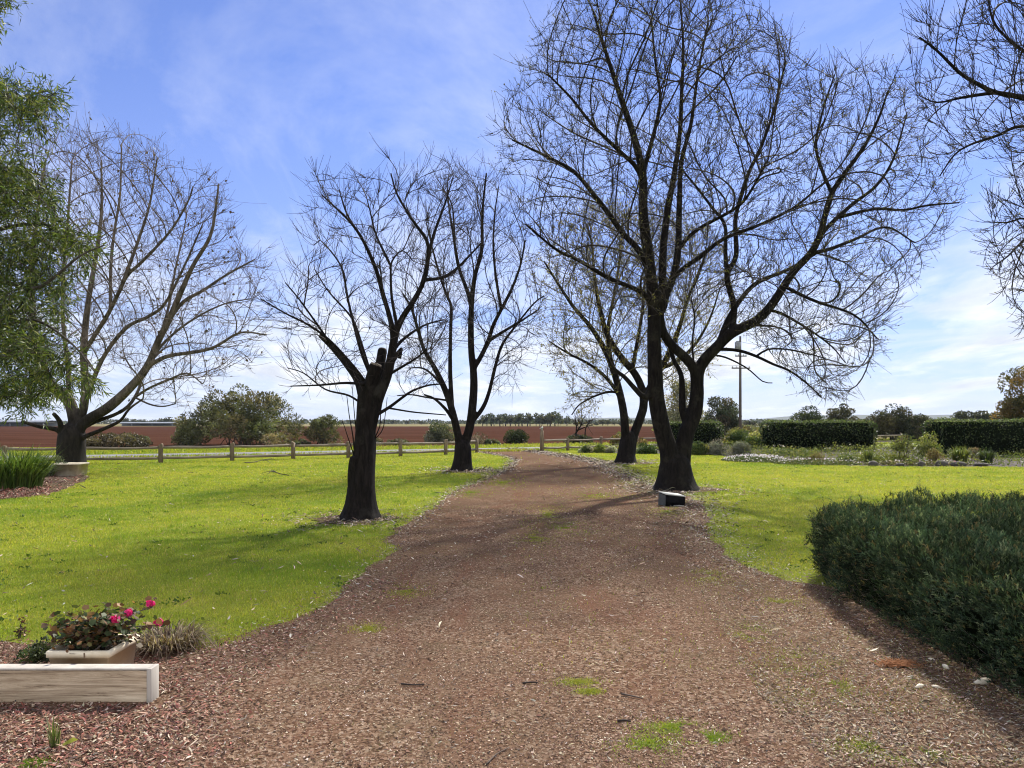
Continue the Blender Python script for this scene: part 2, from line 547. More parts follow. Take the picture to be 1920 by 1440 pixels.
def circ(x, y, rx, ry, n=16):
    t = np.linspace(0, 2 * np.pi, n, endpoint=False)
    return np.stack([x + rx * np.cos(t), y + ry * np.sin(t)], 1)


T1, T2, T3, T4, T5 = G(676, 972), G(866, 883), G(1266, 918), G(1172, 868), np.array([-17.4, 30.2])
soil_spots = [circ(T1[0] - 0.1, T1[1] - 0.15, 0.75, 0.75), circ(T2[0] + 0.2, T2[1], 0.9, 1.1), circ(T3[0] + 0.1, T3[1] + 0.1, 1.15, 1.1), circ(T4[0], T4[1], 1.2, 1.3)]
for p in soil_spots:
    sheet('soil_patch', p, 0.0085, M['soil'], jag=0.3, step=0.1, js=1.6)

# ------------------------------------------------------------------ grass
def sample_band(n_per, y0, y1, xl, xr, power):
    """points with density falling with distance; xl/xr give the lateral limits at a distance"""
    P = []
    ys = np.geomspace(y0, y1, 40)
    for ya, yb in zip(ys[:-1], ys[1:]):
        ym = (ya + yb) / 2
        l, r = xl(ym), xr(ym)
        if r <= l: continue
        n = int((r - l) * (yb - ya) * n_per * (6.0 / ym) ** power)
        P.append(np.stack([R.uniform(l, r, n), R.uniform(ya, yb, n)], 1))
    return np.concatenate(P)


def in_drive(p, amp=0.12):
    dx = fbm(p[:, 0], p[:, 1], 2.2) * amp * 2; dy = fbm(p[:, 0] + 40, p[:, 1] + 9, 2.2) * amp * 2
    return inpoly(p[:, 0] + dx + R.normal(size=len(p)) * amp * 0.35, p[:, 1] + dy + R.normal(size=len(p)) * amp * 0.35, drive_poly)


def blades(mb, p, hgt, wid, col, lean=0.5):
    n = len(p)
    th = R.uniform(0, 2 * np.pi, n)
    ln = np.abs(R.normal(size=n)) * lean
    d = np.stack([np.cos(th), np.sin(th), np.zeros(n)], 1)
    th2 = R.uniform(0, 2 * np.pi, n)
    s = np.stack([np.cos(th2), np.sin(th2), np.zeros(n)], 1) * (wid * 0.5)[:, None]
    b = np.stack([p[:, 0], p[:, 1], np.zeros(n)], 1)
    up = np.array([0, 0, 1.0])
    m = b + d * (ln * hgt * 0.35)[:, None] + up * (hgt * 0.6)[:, None]
    t = b + d * (ln * hgt)[:, None] + up * (hgt * np.maximum(0.35, 1 - 0.4 * ln))[:, None]
    v = np.stack([b - s, b + s, m + s * 0.75, m - s * 0.75, t], 1).reshape(-1, 3)
    i = np.arange(n)[:, None] * 5
    mb.add(v, [i + np.array([[0, 1, 2, 3]]), i + np.array([[3, 2, 4]])], np.repeat(col, 5, 0))


def lawn_cols(p):
    n = len(p)
    f = fbm(p[:, 0], p[:, 1], 0.55) + 0.6 * fbm(p[:, 0] + 90, p[:, 1] * 1.6 + 40, 0.16)
    g = fbm(p[:, 0] + 11, p[:, 1] + 5, 2.5)
    k = np.clip(0.5 + 0.75 * f + 0.45 * g + R.normal(size=n) * 0.2 + np.clip((p[:, 1] - 9) / 60, 0, 0.25), 0, 1)[:, None]
    c = np.array([0.145, 0.25, 0.03]) * (1 - k) + np.array([0.33, 0.375, 0.07]) * k
    dry = R.uniform(size=n) < 0.06 + 0.22 * np.clip(g + f * 0.6, 0, 1)
    c[dry] = np.array([0.46, 0.40, 0.17]) * R.uniform(0.7, 1.2, (dry.sum(), 1))
    return np.clip(c * R.uniform(0.7, 1.25, (n, 1)), 0, 1)


def px_poly_pts(poly, n):
    poly = np.asarray(poly, float)
    lo, hi = poly.min(0), poly.max(0)
    out = []
    while sum(map(len, out)) < n:
        q = R.uniform(lo, hi, (n * 2, 2))
        out.append(q[inpoly(q[:, 0], q[:, 1], poly)])
    q = np.concatenate(out)[:n]
    Y = H * F / (q[:, 1] - HY)
    return np.stack([(q[:, 0] - 960) / F * Y, Y], 1)


right_lit = [(1150, 884), (1215, 906), (1275, 920), (1320, 940), (1335, 1000), (1410, 1066), (1545, 1098), (1700, 1180), (1960, 1300), (2050, 1440), (1560, 1440), (1420, 1300), (1330, 1150), (1280, 1040), (1210, 960), (1130, 900)]
mb = MB()
p = sample_band(6200, 5.2, 52, lambda y: -0.70 * y - 0.8, lambda y: 0.70 * y + 0.8, 1.75)
bad = (in_drive(p) & ((R.uniform(size=len(p)) < 0.97) | (p[:, 0] < 0))) | (in_drive(p + np.array([-0.45, -0.2]), 0.3) & (p[:, 0] > 0.5) & (R.uniform(size=len(p)) < 0.55)) | (in_drive(p + np.array([0.2, 0]), 0.2) & (R.uniform(size=len(p)) < 0.35)) | inpoly(p[:, 0], p[:, 1], bed_poly) | inpoly(p[:, 0], p[:, 1], mulch_poly)
for sp in soil_spots:
    q = inpoly(p[:, 0] + fbm(p[:, 0], p[:, 1], 3) * 0.25, p[:, 1] + fbm(p[:, 0] + 5, p[:, 1], 3) * 0.25, sp)
    bad |= q & (R.uniform(size=len(p)) < 0.85)
bad |= np.abs(p[:, 1] - road_y(p[:, 0])) < 2.7
p = p[~bad]
sc_ = np.maximum(1.0, p[:, 1] / 7.0)
tuft = 0.65 + 0.8 * np.clip(fbm(p[:, 0], p[:, 1], 4.0) + 0.4, 0, 1)
blades(mb, p, R.uniform(0.016, 0.036, len(p)) * np.minimum(1.5, 0.85 + 0.15 * sc_) * tuft, 0.0042 * sc_ * R.uniform(0.7, 1.3, len(p)), lawn_cols(p), 0.7)
# broad-leaved weeds and clover in the turf
q = sample_band(4, 5.4, 30, lambda y: -0.70 * y, lambda y: 0.70 * y, 0.8)
q = q[~(in_drive(q, 0.02) | inpoly(q[:, 0], q[:, 1], bed_poly) | inpoly(q[:, 0], q[:, 1], mulch_poly))]
q = q[fbm(q[:, 0], q[:, 1], 0.7) > -0.1]
qq = np.repeat(q, 14, 0) + R.normal(size=(len(q) * 14, 2)) * np.repeat(R.uniform(0.02, 0.07, len(q)), 14)[:, None]
leaves(mb, np.concatenate([qq, R.uniform(0.012, 0.035, (len(qq), 1))], 1), np.array([0, 0, 1.0]), R.uniform(0.02, 0.045, len(qq)), np.repeat(cmix(len(q), [(0.05, 0.10, 0.02), (0.08, 0.14, 0.03), (0.13, 0.17, 0.05)], 0.15), 14, 0) * R.uniform(0.8, 1.2, (len(qq), 1)), 0.6, 0.15)
# moss and grass growing through the gravel
q = px_poly_pts(right_lit, 26000)
q = q[fbm(q[:, 0], q[:, 1], 1.7) + R.normal(size=len(q)) * 0.12 > 0.10]
s_ = np.maximum(1, q[:, 1] / 7)
blades(mb, q, R.uniform(0.006, 0.018, len(q)) * np.sqrt(s_), 0.004 * s_, lawn_cols(q) * np.array([0.75, 0.7, 0.9]), 0.9)
q = sample_band(800, 3.2, 16, lambda y: -0.5 * y, lambda y: 0.6 * y, 1.2)
q = q[in_drive(q, 0.1)]
q = q[fbm(q[:, 0] + 33, q[:, 1] * 0.5 + 8, 1.1) + R.normal(size=len(q)) * 0.12 > 0.17]
s_ = np.maximum(1, q[:, 1] / 7)
blades(mb, q, R.uniform(0.006, 0.014, len(q)) * np.sqrt(s_), 0.004 * s_, lawn_cols(q) * np.array([0.7, 0.65, 0.9]), 0.9)
spots = [(1215, 1395, 75, 34), (1255, 1365, 60, 16), (1330, 1385, 50, 14), (1085, 1280, 50, 10), (1105, 1298, 30, 7), (1030, 965, 50, 22), (1060, 990, 90, 26), (1120, 930, 110, 18), (1190, 905, 90, 14),
         (1410, 1190, 60, 25), (1500, 1240, 90, 40), (1560, 1290, 80, 30), (940, 905, 60, 14), (880, 925, 70, 12), (1620, 1400, 90, 30), (1460, 1130, 60, 18), (60, 1430, 50, 18), (1720, 1420, 100, 25),
         (1250, 960, 70, 16), (1330, 1080, 60, 22), (760, 1110, 60, 20), (690, 1180, 50, 15), (1000, 1010, 40, 14), (1180, 880, 60, 10)]
for i, (x, y, rx, ry) in enumerate(spots):
    n = 2600 if i < 3 else 1900
    t = np.abs(R.normal(size=n)) ** 1.0 * 0.5; ph = R.uniform(0, 6.3, n)
    q = np.array([G(x + rx * a_ * math.cos(b_), y + ry * a_ * math.sin(b_)) for a_, b_ in zip(t, ph)])
    k = fbm(q[:, 0], q[:, 1], 6.0) > -0.12
    q = q[k]
    if not len(q): continue
    s_ = np.maximum(1, q[:, 1] / 7)
    c = lawn_cols(q) * (1.0 if i < 3 else 0.85)
    blades(mb, q, R.uniform(0.008, 0.022, len(q)) * np.sqrt(s_), 0.004 * s_, c, 0.9)
# verge by the road
vx = R.uniform(-45, 40, 40000)
vy = road_y(vx) + np.where(R.uniform(size=40000) < 0.5, R.uniform(2.9, 9.3, 40000), R.uniform(-4.2, -2.7, 40000))
q = np.stack([vx, vy], 1)
blades(mb, q, R.uniform(0.05, 0.22, len(q)), np.full(len(q), 0.035), lawn_cols(q) * 0.8, 0.5)
tag(mb.build('lawn_grass', M['grass']), 'short lime green mown grass either side of the gravel drive', 'grass', kind='stuff')

# ------------------------------------------------------------------ gravel, mulch and leaf litter
def stones(mb, p, size, col):
    n = len(p)
    ax = size[:, None] * R.uniform(0.6, 1.15, (n, 3)); ax[:, 2] *= 0.6
    th = R.uniform(0, 6.3, n)
    cx, sx = np.cos(th), np.sin(th)
    base = np.array([[1, 0, 0], [-.5, .87, .1], [-.6, -.8, -.1], [0.1, 0, 1], [0, 0.1, -1.0]])
    v = base[None] * ax[:, None, :] * R.uniform(0.75, 1.2, (n, 5, 1))
    x = v[..., 0] * cx[:, None] - v[..., 1] * sx[:, None]
    y = v[..., 0] * sx[:, None] + v[..., 1] * cx[:, None]
    v = np.stack([x + p[:, 0:1], y + p[:, 1:2], v[..., 2] + (ax[:, 2] * 0.55)[:, None] + 0.004], -1).reshape(-1, 3)
    i = np.arange(n)[:, None] * 5
    f = [i + np.array([q]) for q in ([0, 1, 3], [1, 2, 3], [2, 0, 3])]
    mb.add(v, f, np.repeat(col, 5, 0))


mb = MB()
p = sample_band(4200, 3.0, 15, lambda y: -0.70 * y - 0.5, lambda y: 0.70 * y + 0.5, 2.0)
p = p[in_drive(p, 0.08)]
keep = R.uniform(size=len(p)) < np.clip(0.75 + fbm(p[:, 0], p[:, 1], 1.2), 0.35, 1)
p = p[keep]
sz = np.maximum(1, p[:, 1] / 7) * R.gamma(6, 0.0009, len(p))
col = cmix(len(p), [(0.045, 0.027, 0.019), (0.115, 0.066, 0.045), (0.19, 0.12, 0.083), (0.30, 0.21, 0.15), (0.46, 0.37, 0.28)], 0.22, [0.15, 0.37, 0.30, 0.14, 0.04])
stones(mb, p, sz, col)
tag(mb.build('gravel', M['stones']), 'loose reddish brown gravel stones covering the drive', 'gravel', kind='stuff')


def chips(mb, p, L, wd, col, z=0.008, tilt=0.25, curl=0.25):
    n = len(p)
    th = R.uniform(0, 2 * np.pi, n)
    d = unit(np.stack([np.cos(th), np.sin(th), R.normal(size=n) * tilt], 1))
    s = unit(np.cross(d, np.array([0, 0, 1.0])) + np.stack([np.zeros(n), np.zeros(n), R.normal(size=n) * tilt * 1.5], 1))
    up = np.cross(s, d)
    up *= np.sign(up[:, 2:3] + 1e-9)
    c = np.stack([p[:, 0], p[:, 1], z + np.abs(d[:, 2]) * L * 0.5 + R.uniform(0, 0.006, n)], 1)
    L = L[:, None]; w = wd[:, None]; cu = R.normal(size=(n, 1)) * curl * L
    v = np.stack([c - d * L * .5, c - d * L * 0.12 + s * w * .5 + up * cu * .4, c - d * L * 0.12 - s * w * .5 + up * cu * .3,
                  c + d * L * 0.2 + s * w * .45 + up * cu * .4, c + d * L * 0.2 - s * w * .45 + up * cu * .3, c + d * L * .5], 1).reshape(-1, 3)
    i = np.arange(n)[:, None] * 6
    mb.add(v, [i + np.array([[0, 2, 1]]), i + np.array([[1, 2, 4, 3]]), i + np.array([[3, 4, 5]])], np.repeat(col, 6, 0))


LIT = [(0.38, 0.29, 0.185), (0.30, 0.26, 0.21), (0.52, 0.46, 0.37), (0.14, 0.09, 0.06), (0.24, 0.15, 0.1), (0.06, 0.045, 0.04)]
RED = [(0.20, 0.072, 0.05), (0.26, 0.12, 0.08), (0.13, 0.045, 0.035), (0.38, 0.27, 0.19), (0.08, 0.04, 0.03), (0.5, 0.4, 0.3)]


mb = MB()
p = px_poly_pts(right_lit, 12500)
s_ = np.maximum(1, p[:, 1] / 6) ** 0.7
chips(mb, p, R.gamma(5, 0.0054, len(p)) * s_, R.uniform(0.003, 0.009, len(p)) * s_, cmix(len(p), np.array(LIT) * [0.8, 0.78, 0.7], 0.3, [.26, .2, .08, .2, .16, .10]))
p = px_poly_pts([(-100, 1205), (390, 1212), (500, 1186), (620, 1135), (700, 1075), (760, 1100), (600, 1190), (440, 1280), (330, 1440), (-150, 1440)], 12500)
p = p + R.normal(size=p.shape) * np.array([0.16, 0.1])
p = p[(p[:, 1] < 4.62) | (p[:, 0] > -2.1) | (p[:, 1] > 4.8)]
s_ = np.maximum(1, p[:, 1] / 6) ** 0.7
chips(mb, p, R.gamma(5, 0.0062, len(p)) * s_, R.uniform(0.004, 0.012, len(p)) * s_, cmix(len(p), RED, 0.25, [.26, .22, .14, .18, .12, .08]))
p = sample_band(170, 3.1, 14, lambda y: -0.70 * y - 0.5, lambda y: 0.70 * y + 0.5, 1.6)
p = p[in_drive(p, 0.1)]
s_ = np.maximum(1, p[:, 1] / 6) ** 0.7
chips(mb, p, R.gamma(4, 0.0055, len(p)) * s_, R.uniform(0.003, 0.008, len(p)) * s_, cmix(len(p), LIT, 0.25))
# along the lawn edges and round the tree feet
for i in range(len(drive_px_left) - 4):
    a_, b_ = G(*drive_px_left[i]), G(*drive_px_left[i + 1])
    n = int(np.linalg.norm(b_ - a_) * 130)
    t = R.uniform(size=(n, 1)); p = a_ * (1 - t) + b_ * t + R.normal(size=(n, 2)) * 0.16
    s_ = np.maximum(1, p[:, 1] / 6) ** 0.7
    chips(mb, p, R.gamma(4, 0.008, n) * s_, R.uniform(0.004, 0.011, n) * s_, cmix(n, LIT, 0.25))
for i in range(2, len(drive_px_right) - 1):
    a_, b_ = G(*drive_px_right[i]), G(*drive_px_right[i + 1])
    n = int(np.linalg.norm(b_ - a_) * 330)
    t = R.uniform(size=(n, 1)); p = a_ * (1 - t) + b_ * t + R.normal(size=(n, 2)) * 0.35
    s_ = np.maximum(1, p[:, 1] / 6) ** 0.7
    chips(mb, p, R.gamma(4, 0.008, n) * s_, R.uniform(0.004, 0.011, n) * s_, cmix(n, np.array(LIT) * 0.85, 0.25), z=0.014)
for sp in soil_spots:
    c0 = sp.mean(0); ex = (sp.max(0) - sp.min(0)) / 2
    n = 2000
    p = c0 + R.normal(size=(n, 2)) * ex * 0.9
    p = p[fbm(p[:, 0], p[:, 1], 1.8) > -0.15]; n = len(p)
    s_ = np.maximum(1, p[:, 1] / 6) ** 0.7
    chips(mb, p, R.gamma(4, 0.010, n) * s_, R.uniform(0.004, 0.011, n) * s_, cmix(n, LIT, 0.25), z=0.012)
p = np.concatenate([px_poly_pts(mulch_px, 3500), px_poly_pts([(-20, 905), (90, 905), (95, 930), (-20, 938)], 1200)])
chips(mb, p, R.gamma(5, 0.02, len(p)), R.uniform(0.01, 0.03, len(p)), cmix(len(p), RED, 0.25, [.34, .26, .1, .14, .1, .06]), tilt=0.35)
# scattered on the lawn
p = sample_band(14, 5.5, 40, lambda y: -0.70 * y, lambda y: 0.70 * y, 1.4)
chips(mb, p, R.gamma(4, 0.012, len(p)) * np.maximum(1, p[:, 1] / 7) ** 0.6, R.uniform(0.008, 0.018, len(p)), cmix(len(p), LIT, 0.25), z=0.03)
tag(mb.build('leaf_litter', M['chips']), 'dry fallen leaves, bark mulch and chips strewn along the drive edges', 'leaf litter', kind='stuff')

# ------------------------------------------------------------------ bare trees
class Skeleton:
    def __init__(s):
        s.p, s.par, s.rad, s.dy, s.px, s.limb, s.grow = [], [], [], [], [], [], []
        s.nl = 0

    def add(s, p, par, rad, dy, px, limb, grow):
        s.p.append(p); s.par.append(par); s.rad.append(rad); s.dy.append(dy); s.px.append(px); s.limb.append(limb); s.grow.append(grow)
        return len(s.p) - 1


def limb(sk, base_y, pts, w0, w1, d=0.0, ds=0.2, bare=2000, start=None, free=False):
    """pts in photo pixels; d = how far the tip leans away from (+) or towards (-) the camera"""
    pts = [np.array(q, float) for q in pts]
    if sk.p and start is None:
        ref = np.array(sk.px)
        k = int(np.argmin(((ref - pts[0]) ** 2).sum(1)))
        d0 = sk.dy[k]
        if not free: pts[0] = ref[k]
        par = k
    else:
        d0, par = 0.0, -1
    L = np.concatenate([[0], np.cumsum([np.linalg.norm(b - a) for a, b in zip(pts[:-1], pts[1:])])])
    L /= L[-1]
    P3 = [W(q[0], q[1], base_y + d0 + (d - d0) * t) for q, t in zip(pts, L)]
    C3, par_t = catmull(P3, ds)
    n = len(pts) - 1
    ids = []
    r0 = w0 / F * base_y / 2; r1 = w1 / F * base_y / 2
    for i, (c, t) in enumerate(zip(C3, par_t)):
        k = min(int(t * n), n - 1); fr = t * n - k
        lt = L[k] * (1 - fr) + L[k + 1] * fr
        dy = d0 + (d - d0) * lt
        Yc = c[1]
        px = np.array([c[0] / Yc * F + 960, HY - (c[2] - H) / Yc * F])
        if i == 0 and par >= 0 and not free:
            ids.append(par); continue
        ids.append(sk.add(c, ids[-1] if ids else par, r0 * (1 - lt) + r1 * lt, dy, px, sk.nl, px[1] < bare))
    sk.nl += 1
    return ids


def start_arrays(sk):
    pos = np.array(sk.p); par = np.array(sk.par)
    dirs = np.tile(np.array([0, 0, 1.0]), (len(pos), 1))
    k = par >= 0
    dirs[k] = unit(pos[k] - pos[par[k]])
    return pos, par, dirs, np.array(sk.grow)


def colonize(pos0, par0, dir0, grow, att, step=0.22, di=1.6, dk=0.32, up=0.12, inertia=0.45, iters=90, wob=0.06, maxn=60000, org=None, outw=0.0):
    """branches grow towards the scattered points of the crown, fanning out from org"""
    pos = np.zeros((maxn, 3)); dirs = np.zeros((maxn, 3)); nch = np.zeros(maxn, int)
    n = len(pos0)
    pos[:n] = pos0; dirs[:n] = dir0
    parent = np.full(maxn, -1); parent[:n] = par0
    g = np.where(grow)[0]
    A = np.array(att)
    best = np.full(len(A), 1e9); bi = np.zeros(len(A), int)
    for s in range(0, len(g), 400):
        d = np.linalg.norm(A[:, None] - pos[g[s:s + 400]][None], axis=2)
        k = d.argmin(1); dm = d[np.arange(len(A)), k]
        u = dm < best
        best[u] = dm[u]; bi[u] = g[s + k[u]]
    alive = best > dk
    cap = np.full(maxn, 3); cap[:n] = 2
    for it in range(iters):
        act = alive & (best < (di if it > 6 else di * 2.2)) & (nch[bi] < cap[bi])
        if not act.any() or n > maxn - 3000: break
        idx = bi[act]
        vec = unit(A[act] - pos[idx])
        uq, inv = np.unique(idx, return_inverse=True)
        sm = np.zeros((len(uq), 3))
        np.add.at(sm, inv, vec)
        bias = np.array([0, 0, up])
        if org is not None: bias = bias + outw * unit(pos[uq] - org)
        dnew = unit(unit(sm) + inertia * dirs[uq] + bias + R.normal(size=sm.shape) * wob)
        m = len(uq)
        pos[n:n + m] = pos[uq] + dnew * step
        dirs[n:n + m] = dnew
        parent[n:n + m] = uq
        nch[uq] += 1
        new = np.arange(n, n + m)
        n += m
        la = np.where(alive)[0]
        for s in range(0, m, 300):
            nn = new[s:s + 300]
            d = np.linalg.norm(A[la][:, None] - pos[nn][None], axis=2)
            k = d.argmin(1); dm = d[np.arange(len(la)), k]
            u = dm < best[la]
            best[la[u]] = dm[u]; bi[la[u]] = nn[k[u]]
        alive &= best > dk
    return pos[:n], parent[:n], dirs[:n]


def twigs(mb, P, D, L, r, curve=0.3, segs=4):
    """batch of short three-sided twigs, curving upwards; returns tips"""
    n = len(P)
    t = np.linspace(0, 1, segs)
    side = R.normal(size=(n, 3)) * 0.07
    pts = P[:, None] + D[:, None] * (L[:, None] * t)[..., None] + (side[:, None] + np.array([0, 0, 1.0]) * curve) * (L[:, None] * t ** 2)[..., None]
    u = unit(np.cross(D, R.normal(size=(n, 3)))); w = np.cross(D, u)
    prof = np.linspace(1, 0.62, segs); prof[-1] = 0.75
    V = []
    for k in range(3):
        a_ = k * 2.094
        V.append(pts + (math.cos(a_) * u + math.sin(a_) * w)[:, None] * (r[:, None] * prof)[..., None])
    V = np.stack(V, 2).reshape(n, segs * 3, 3)
    f = []
    for s in range(segs - 1):
        for k in range(3):
            k2 = (k + 1) % 3
            f.append([s * 3 + k, s * 3 + k2, s * 3 + 3 + k2, s * 3 + 3 + k])
    i = np.arange(n)[:, None] * segs * 3
    mb.add(V.reshape(-1, 3), [i + np.array([q]) for q in f])
    return pts[:, -1], unit(pts[:, -1] - pts[:, -2]), pts


def envelope(poly, base_y, depth, n, cy=0.0, thick=1.0):
    poly = np.asarray(poly, float)
    lo, hi = poly.min(0), poly.max(0)
    cx = (lo[0] + hi[0]) / 2; hw = (hi[0] - lo[0]) / 2
    out = []; tot = 0
    while tot < n:
        q = R.uniform(lo, hi, (n, 2))
        q = q[inpoly(q[:, 0], q[:, 1], poly)]
        h = np.sqrt(np.clip(1 - ((q[:, 0] - cx) / hw) ** 2, 0.08, 1))
        k = R.uniform(size=len(q)) < h * 0.7 + 0.3
        q = q[k]; h = h[k]
        dy = cy + depth * h * R.uniform(-1, 1, len(q))
        Y = base_y + dy
        out.append(np.stack([(q[:, 0] - 960) / F * Y, Y, H - (q[:, 1] - HY) / F * Y], 1)); tot += len(q)
    return np.concatenate(out)[:n]


def pos_mean(sk):
    return np.array(sk.p).mean(0)


def bare_tree(name, label, base, limbs, env, depth, natt, mats, step=0.22, di=1.6, dk=0.32, bare=700, tip=0.006, twig_len=0.4, twig_n=2, twig_r=0.0045,
              up=0.12, buds=None, flare=0.6, lump=0.12, cuts=(), leafy=None, cy=0.0, trunk_min=0.0, inertia=0.45, curve=0.16, ratt=None, keep_low=None, pexp=1.98, thick=0.045, voxel=0.022, wob=0.06, org=None):
    by = base[1]
    sk = Skeleton()
    limb_ids = []
    for L in limbs:
        pts, w0, w1 = L[0], L[1], L[2]
        d = L[3] if len(L) > 3 else 0.0
        limb_ids.append(limb(sk, by, pts, w0, w1, d, ds=step * 0.8, bare=bare, start=True if not limb_ids else None, free=len(L) > 4))
    for (li, sc) in cuts:
        for q in limb_ids[li]: sk.grow[q] = False
    att = envelope(env, by, depth, natt, cy)
    o3 = W(org[0], org[1], by) if org is not None else pos_mean(sk)
    pos, par, dirs, grow = start_arrays(sk)
    n0 = len(pos)
    k1 = max(60, int(natt * 0.2))
    pos, par, dirs = colonize(pos, par, dirs, grow, att[:k1], step * 1.15, di * 1.7, dk * 2.0, up * 0.7, inertia + 0.3, wob=0.04, org=o3, outw=0.6)
    grow = np.concatenate([grow, np.ones(len(pos) - n0, bool)])
    n1 = len(pos)
    pos, par, dirs = colonize(pos, par, dirs, grow, att, step, di, dk, up, inertia, wob=0.04, org=o3, outw=0.38)
    n = len(pos)
    kids = [[] for _ in range(n)]
    for i in range(n):
        if par[i] >= 0: kids[par[i]].append(i)
    rad = np.zeros(n)
    for i in range(n - 1, -1, -1):
        if i < n0:
            rad[i] = sk.rad[i]
        elif not kids[i]:
            rad[i] = tip
        else:
            rad[i] = sum(rad[k] ** pexp for k in kids[i]) ** (1 / pexp)
    for i in range(n0, n):
        rad[i] = min(rad[i], rad[par[i]] * (0.8 if par[i] < n0 else 1.0))
        rad[i] = max(rad[i], tip * 0.8)
    for it in range(3):                                     # ease out the kinks
        q = pos.copy()
        for i in range(n0, n):
            if kids[i]:
                k = max(kids[i], key=lambda c: rad[c])
                q[i] = 0.5 * pos[i] + 0.25 * (pos[par[i]] + pos[k])
        pos = q
    dirs[n0:] = unit(pos[n0:] - pos[par[n0:]])
    loc = np.array([base[0], base[1], 0.0])
    root = empty(name, loc, label, 'tree')
    # trunk and main limbs: stout lengths welded into one skin, thin ends as plain tubes
    mb = MB(); mt = MB()
    for li, ids in enumerate(limb_ids):
        P = pos[ids]; r = np.array([rad[k] for k in ids])
        if li > 0 and len(limbs[li]) < 5: r[0] = min(rad[ids[0]], r[1] * 1.25)
        sd = li * 7 + int(base[1] * 10)
        k = int(np.sum(r > thick))
        if li == 0: k = len(r)
        if k >= 3:
            Q, q = P[:k + 1], r[:k + 1]
            if li == 0:
                Q = np.concatenate([[Q[0] - np.array([0, 0, 0.15])], Q]); q = np.concatenate([[q[0]], q])
            s = np.concatenate([[0], np.cumsum(np.linalg.norm(np.diff(Q, axis=0), axis=1))])
            ss = np.linspace(0, s[-1], max(4, int(s[-1] / 0.05)))
            Q = np.stack([np.interp(ss, s, Q[:, c]) for c in range(3)], 1); q = np.interp(ss, s, q)
            if li == 0:
                e = np.clip((ss[-1] - ss) / (q[-1] * 1.2), 0, 1)
                q = q * np.maximum(0.12, np.sqrt(1 - (1 - e) ** 2))
            tube(mb, Q, q, 28 if q.max() > 0.1 else 14, True, None, lump if q.max() > 0.1 else lump * 0.6, flare if Q[0][2] < 0.12 else 0.0, seed=sd)
        k2 = max(0, k - 2) if k >= 3 else 0
        if len(P) - k2 >= 2 and li > 0 and k < len(P):
            tube(mt, P[k2:], r[k2:], 9 if r[k2] > 0.03 else 6, True)
    fm = fused(mb, voxel)
    if mt.n:
        fm.add(np.concatenate(mt.v), mt.f)
    fm.build('trunk', mats[0], root, loc, smooth=True)
    for (li, sc) in cuts:
        ids = limb_ids[li]
        mb = MB()
        t = unit(pos[ids[-1]] - pos[ids[-2]]); r = rad[ids[-1]] * sc
        tube(mb, np.array([pos[ids[-1]] - t * 0.04, pos[ids[-1]] + t * (0.004 + r * 0.15)]), [r, r * 0.97], 18)
        mb.build('cut_face', mats[2] if len(mats) > 2 else M['cut_wood'], root, loc)
    # grown branches
    mb = MB()
    started = set()
    for i in range(n0, n):
        q = par[i]
        main = None
        if q >= n0:
            main = max(kids[q], key=lambda k: rad[k])
        if q >= n0 and main == i: continue
        ch = [q, i]
        while kids[ch[-1]]:
            ch.append(max(kids[ch[-1]], key=lambda k: rad[k]))
        P = pos[ch].copy()
        r = rad[ch].copy(); r[0] = min(r[0], r[1] * 1.15)
        m = r.max()
        tube(mb, P, r, 8 if m > 0.05 else 5 if m > 0.02 else 4 if m > 0.011 else 3, False)
    # twigs
    thin = np.array([i for i in range(n) if (i >= n0 and rad[i] < tip * 3.4) or (i < n0 and rad[i] < 0.03 and sk.grow[i])])
    tp, td = [], []
    if len(thin):
        for rep in range(twig_n):
            sel = thin[R.uniform(size=len(thin)) < 0.8]
            D0 = dirs[sel]
            side = unit(np.cross(D0, R.normal(size=D0.shape)))
            D = unit(D0 * 0.8 + side * 0.58 + np.array([0, 0, 0.2]) + 0.35 * unit(pos[sel] - o3))
            L = R.gamma(6, twig_len / 6, len(sel))
            a_, b_, allp = twigs(mb, pos[sel], D, L, np.full(len(sel), twig_r), curve)
            tp.append(allp[:, 1:].reshape(-1, 3)); td.append(np.repeat(b_, allp.shape[1] - 1, 0))
        ends = np.array([i for i in range(n0, n) if not kids[i]])
        for rep in range(3):
            D = unit(dirs[ends] + R.normal(size=(len(ends), 3)) * 0.3 + 0.3 * unit(pos[ends] - o3))
            a_, b_, allp = twigs(mb, pos[ends], D, R.gamma(6, twig_len / 5, len(ends)), np.full(len(ends), twig_r), curve)
            tp.append(allp[:, 1:].reshape(-1, 3)); td.append(np.repeat(b_, allp.shape[1] - 1, 0))
    mb.build('crown', mats[1], root, loc, smooth=True)
    if buds and tp:
        T = np.concatenate(tp); Dd = np.concatenate(td)
        k = R.uniform(size=len(T)) < buds['p']
        if buds.get('box'):
            x0, x1, y0, y1 = buds['box']
            px = T[:, 0] / T[:, 1] * F + 960; py = HY - (T[:, 2] - H) / T[:, 1] * F
            k &= ~((px > x0) & (px < x1) & (py > y0) & (py < y1)) | (R.uniform(size=len(T)) < 0.3)
        T = T[k]; Dd = Dd[k]
        mb = MB()
        n_ = len(T)
        T = T + R.normal(size=T.shape) * buds['size'] * 0.4
        leaves(mb, T, Dd, R.uniform(0.6, 1.4, n_) * buds['size'], cmix(n_, buds['cols'], 0.25), buds.get('asp', 0.4), 0.6)
        tag(mb.build(buds['name'], M['leaf'], root, loc), kind='stuff')
    return root, pos, dirs, rad, n0, kids


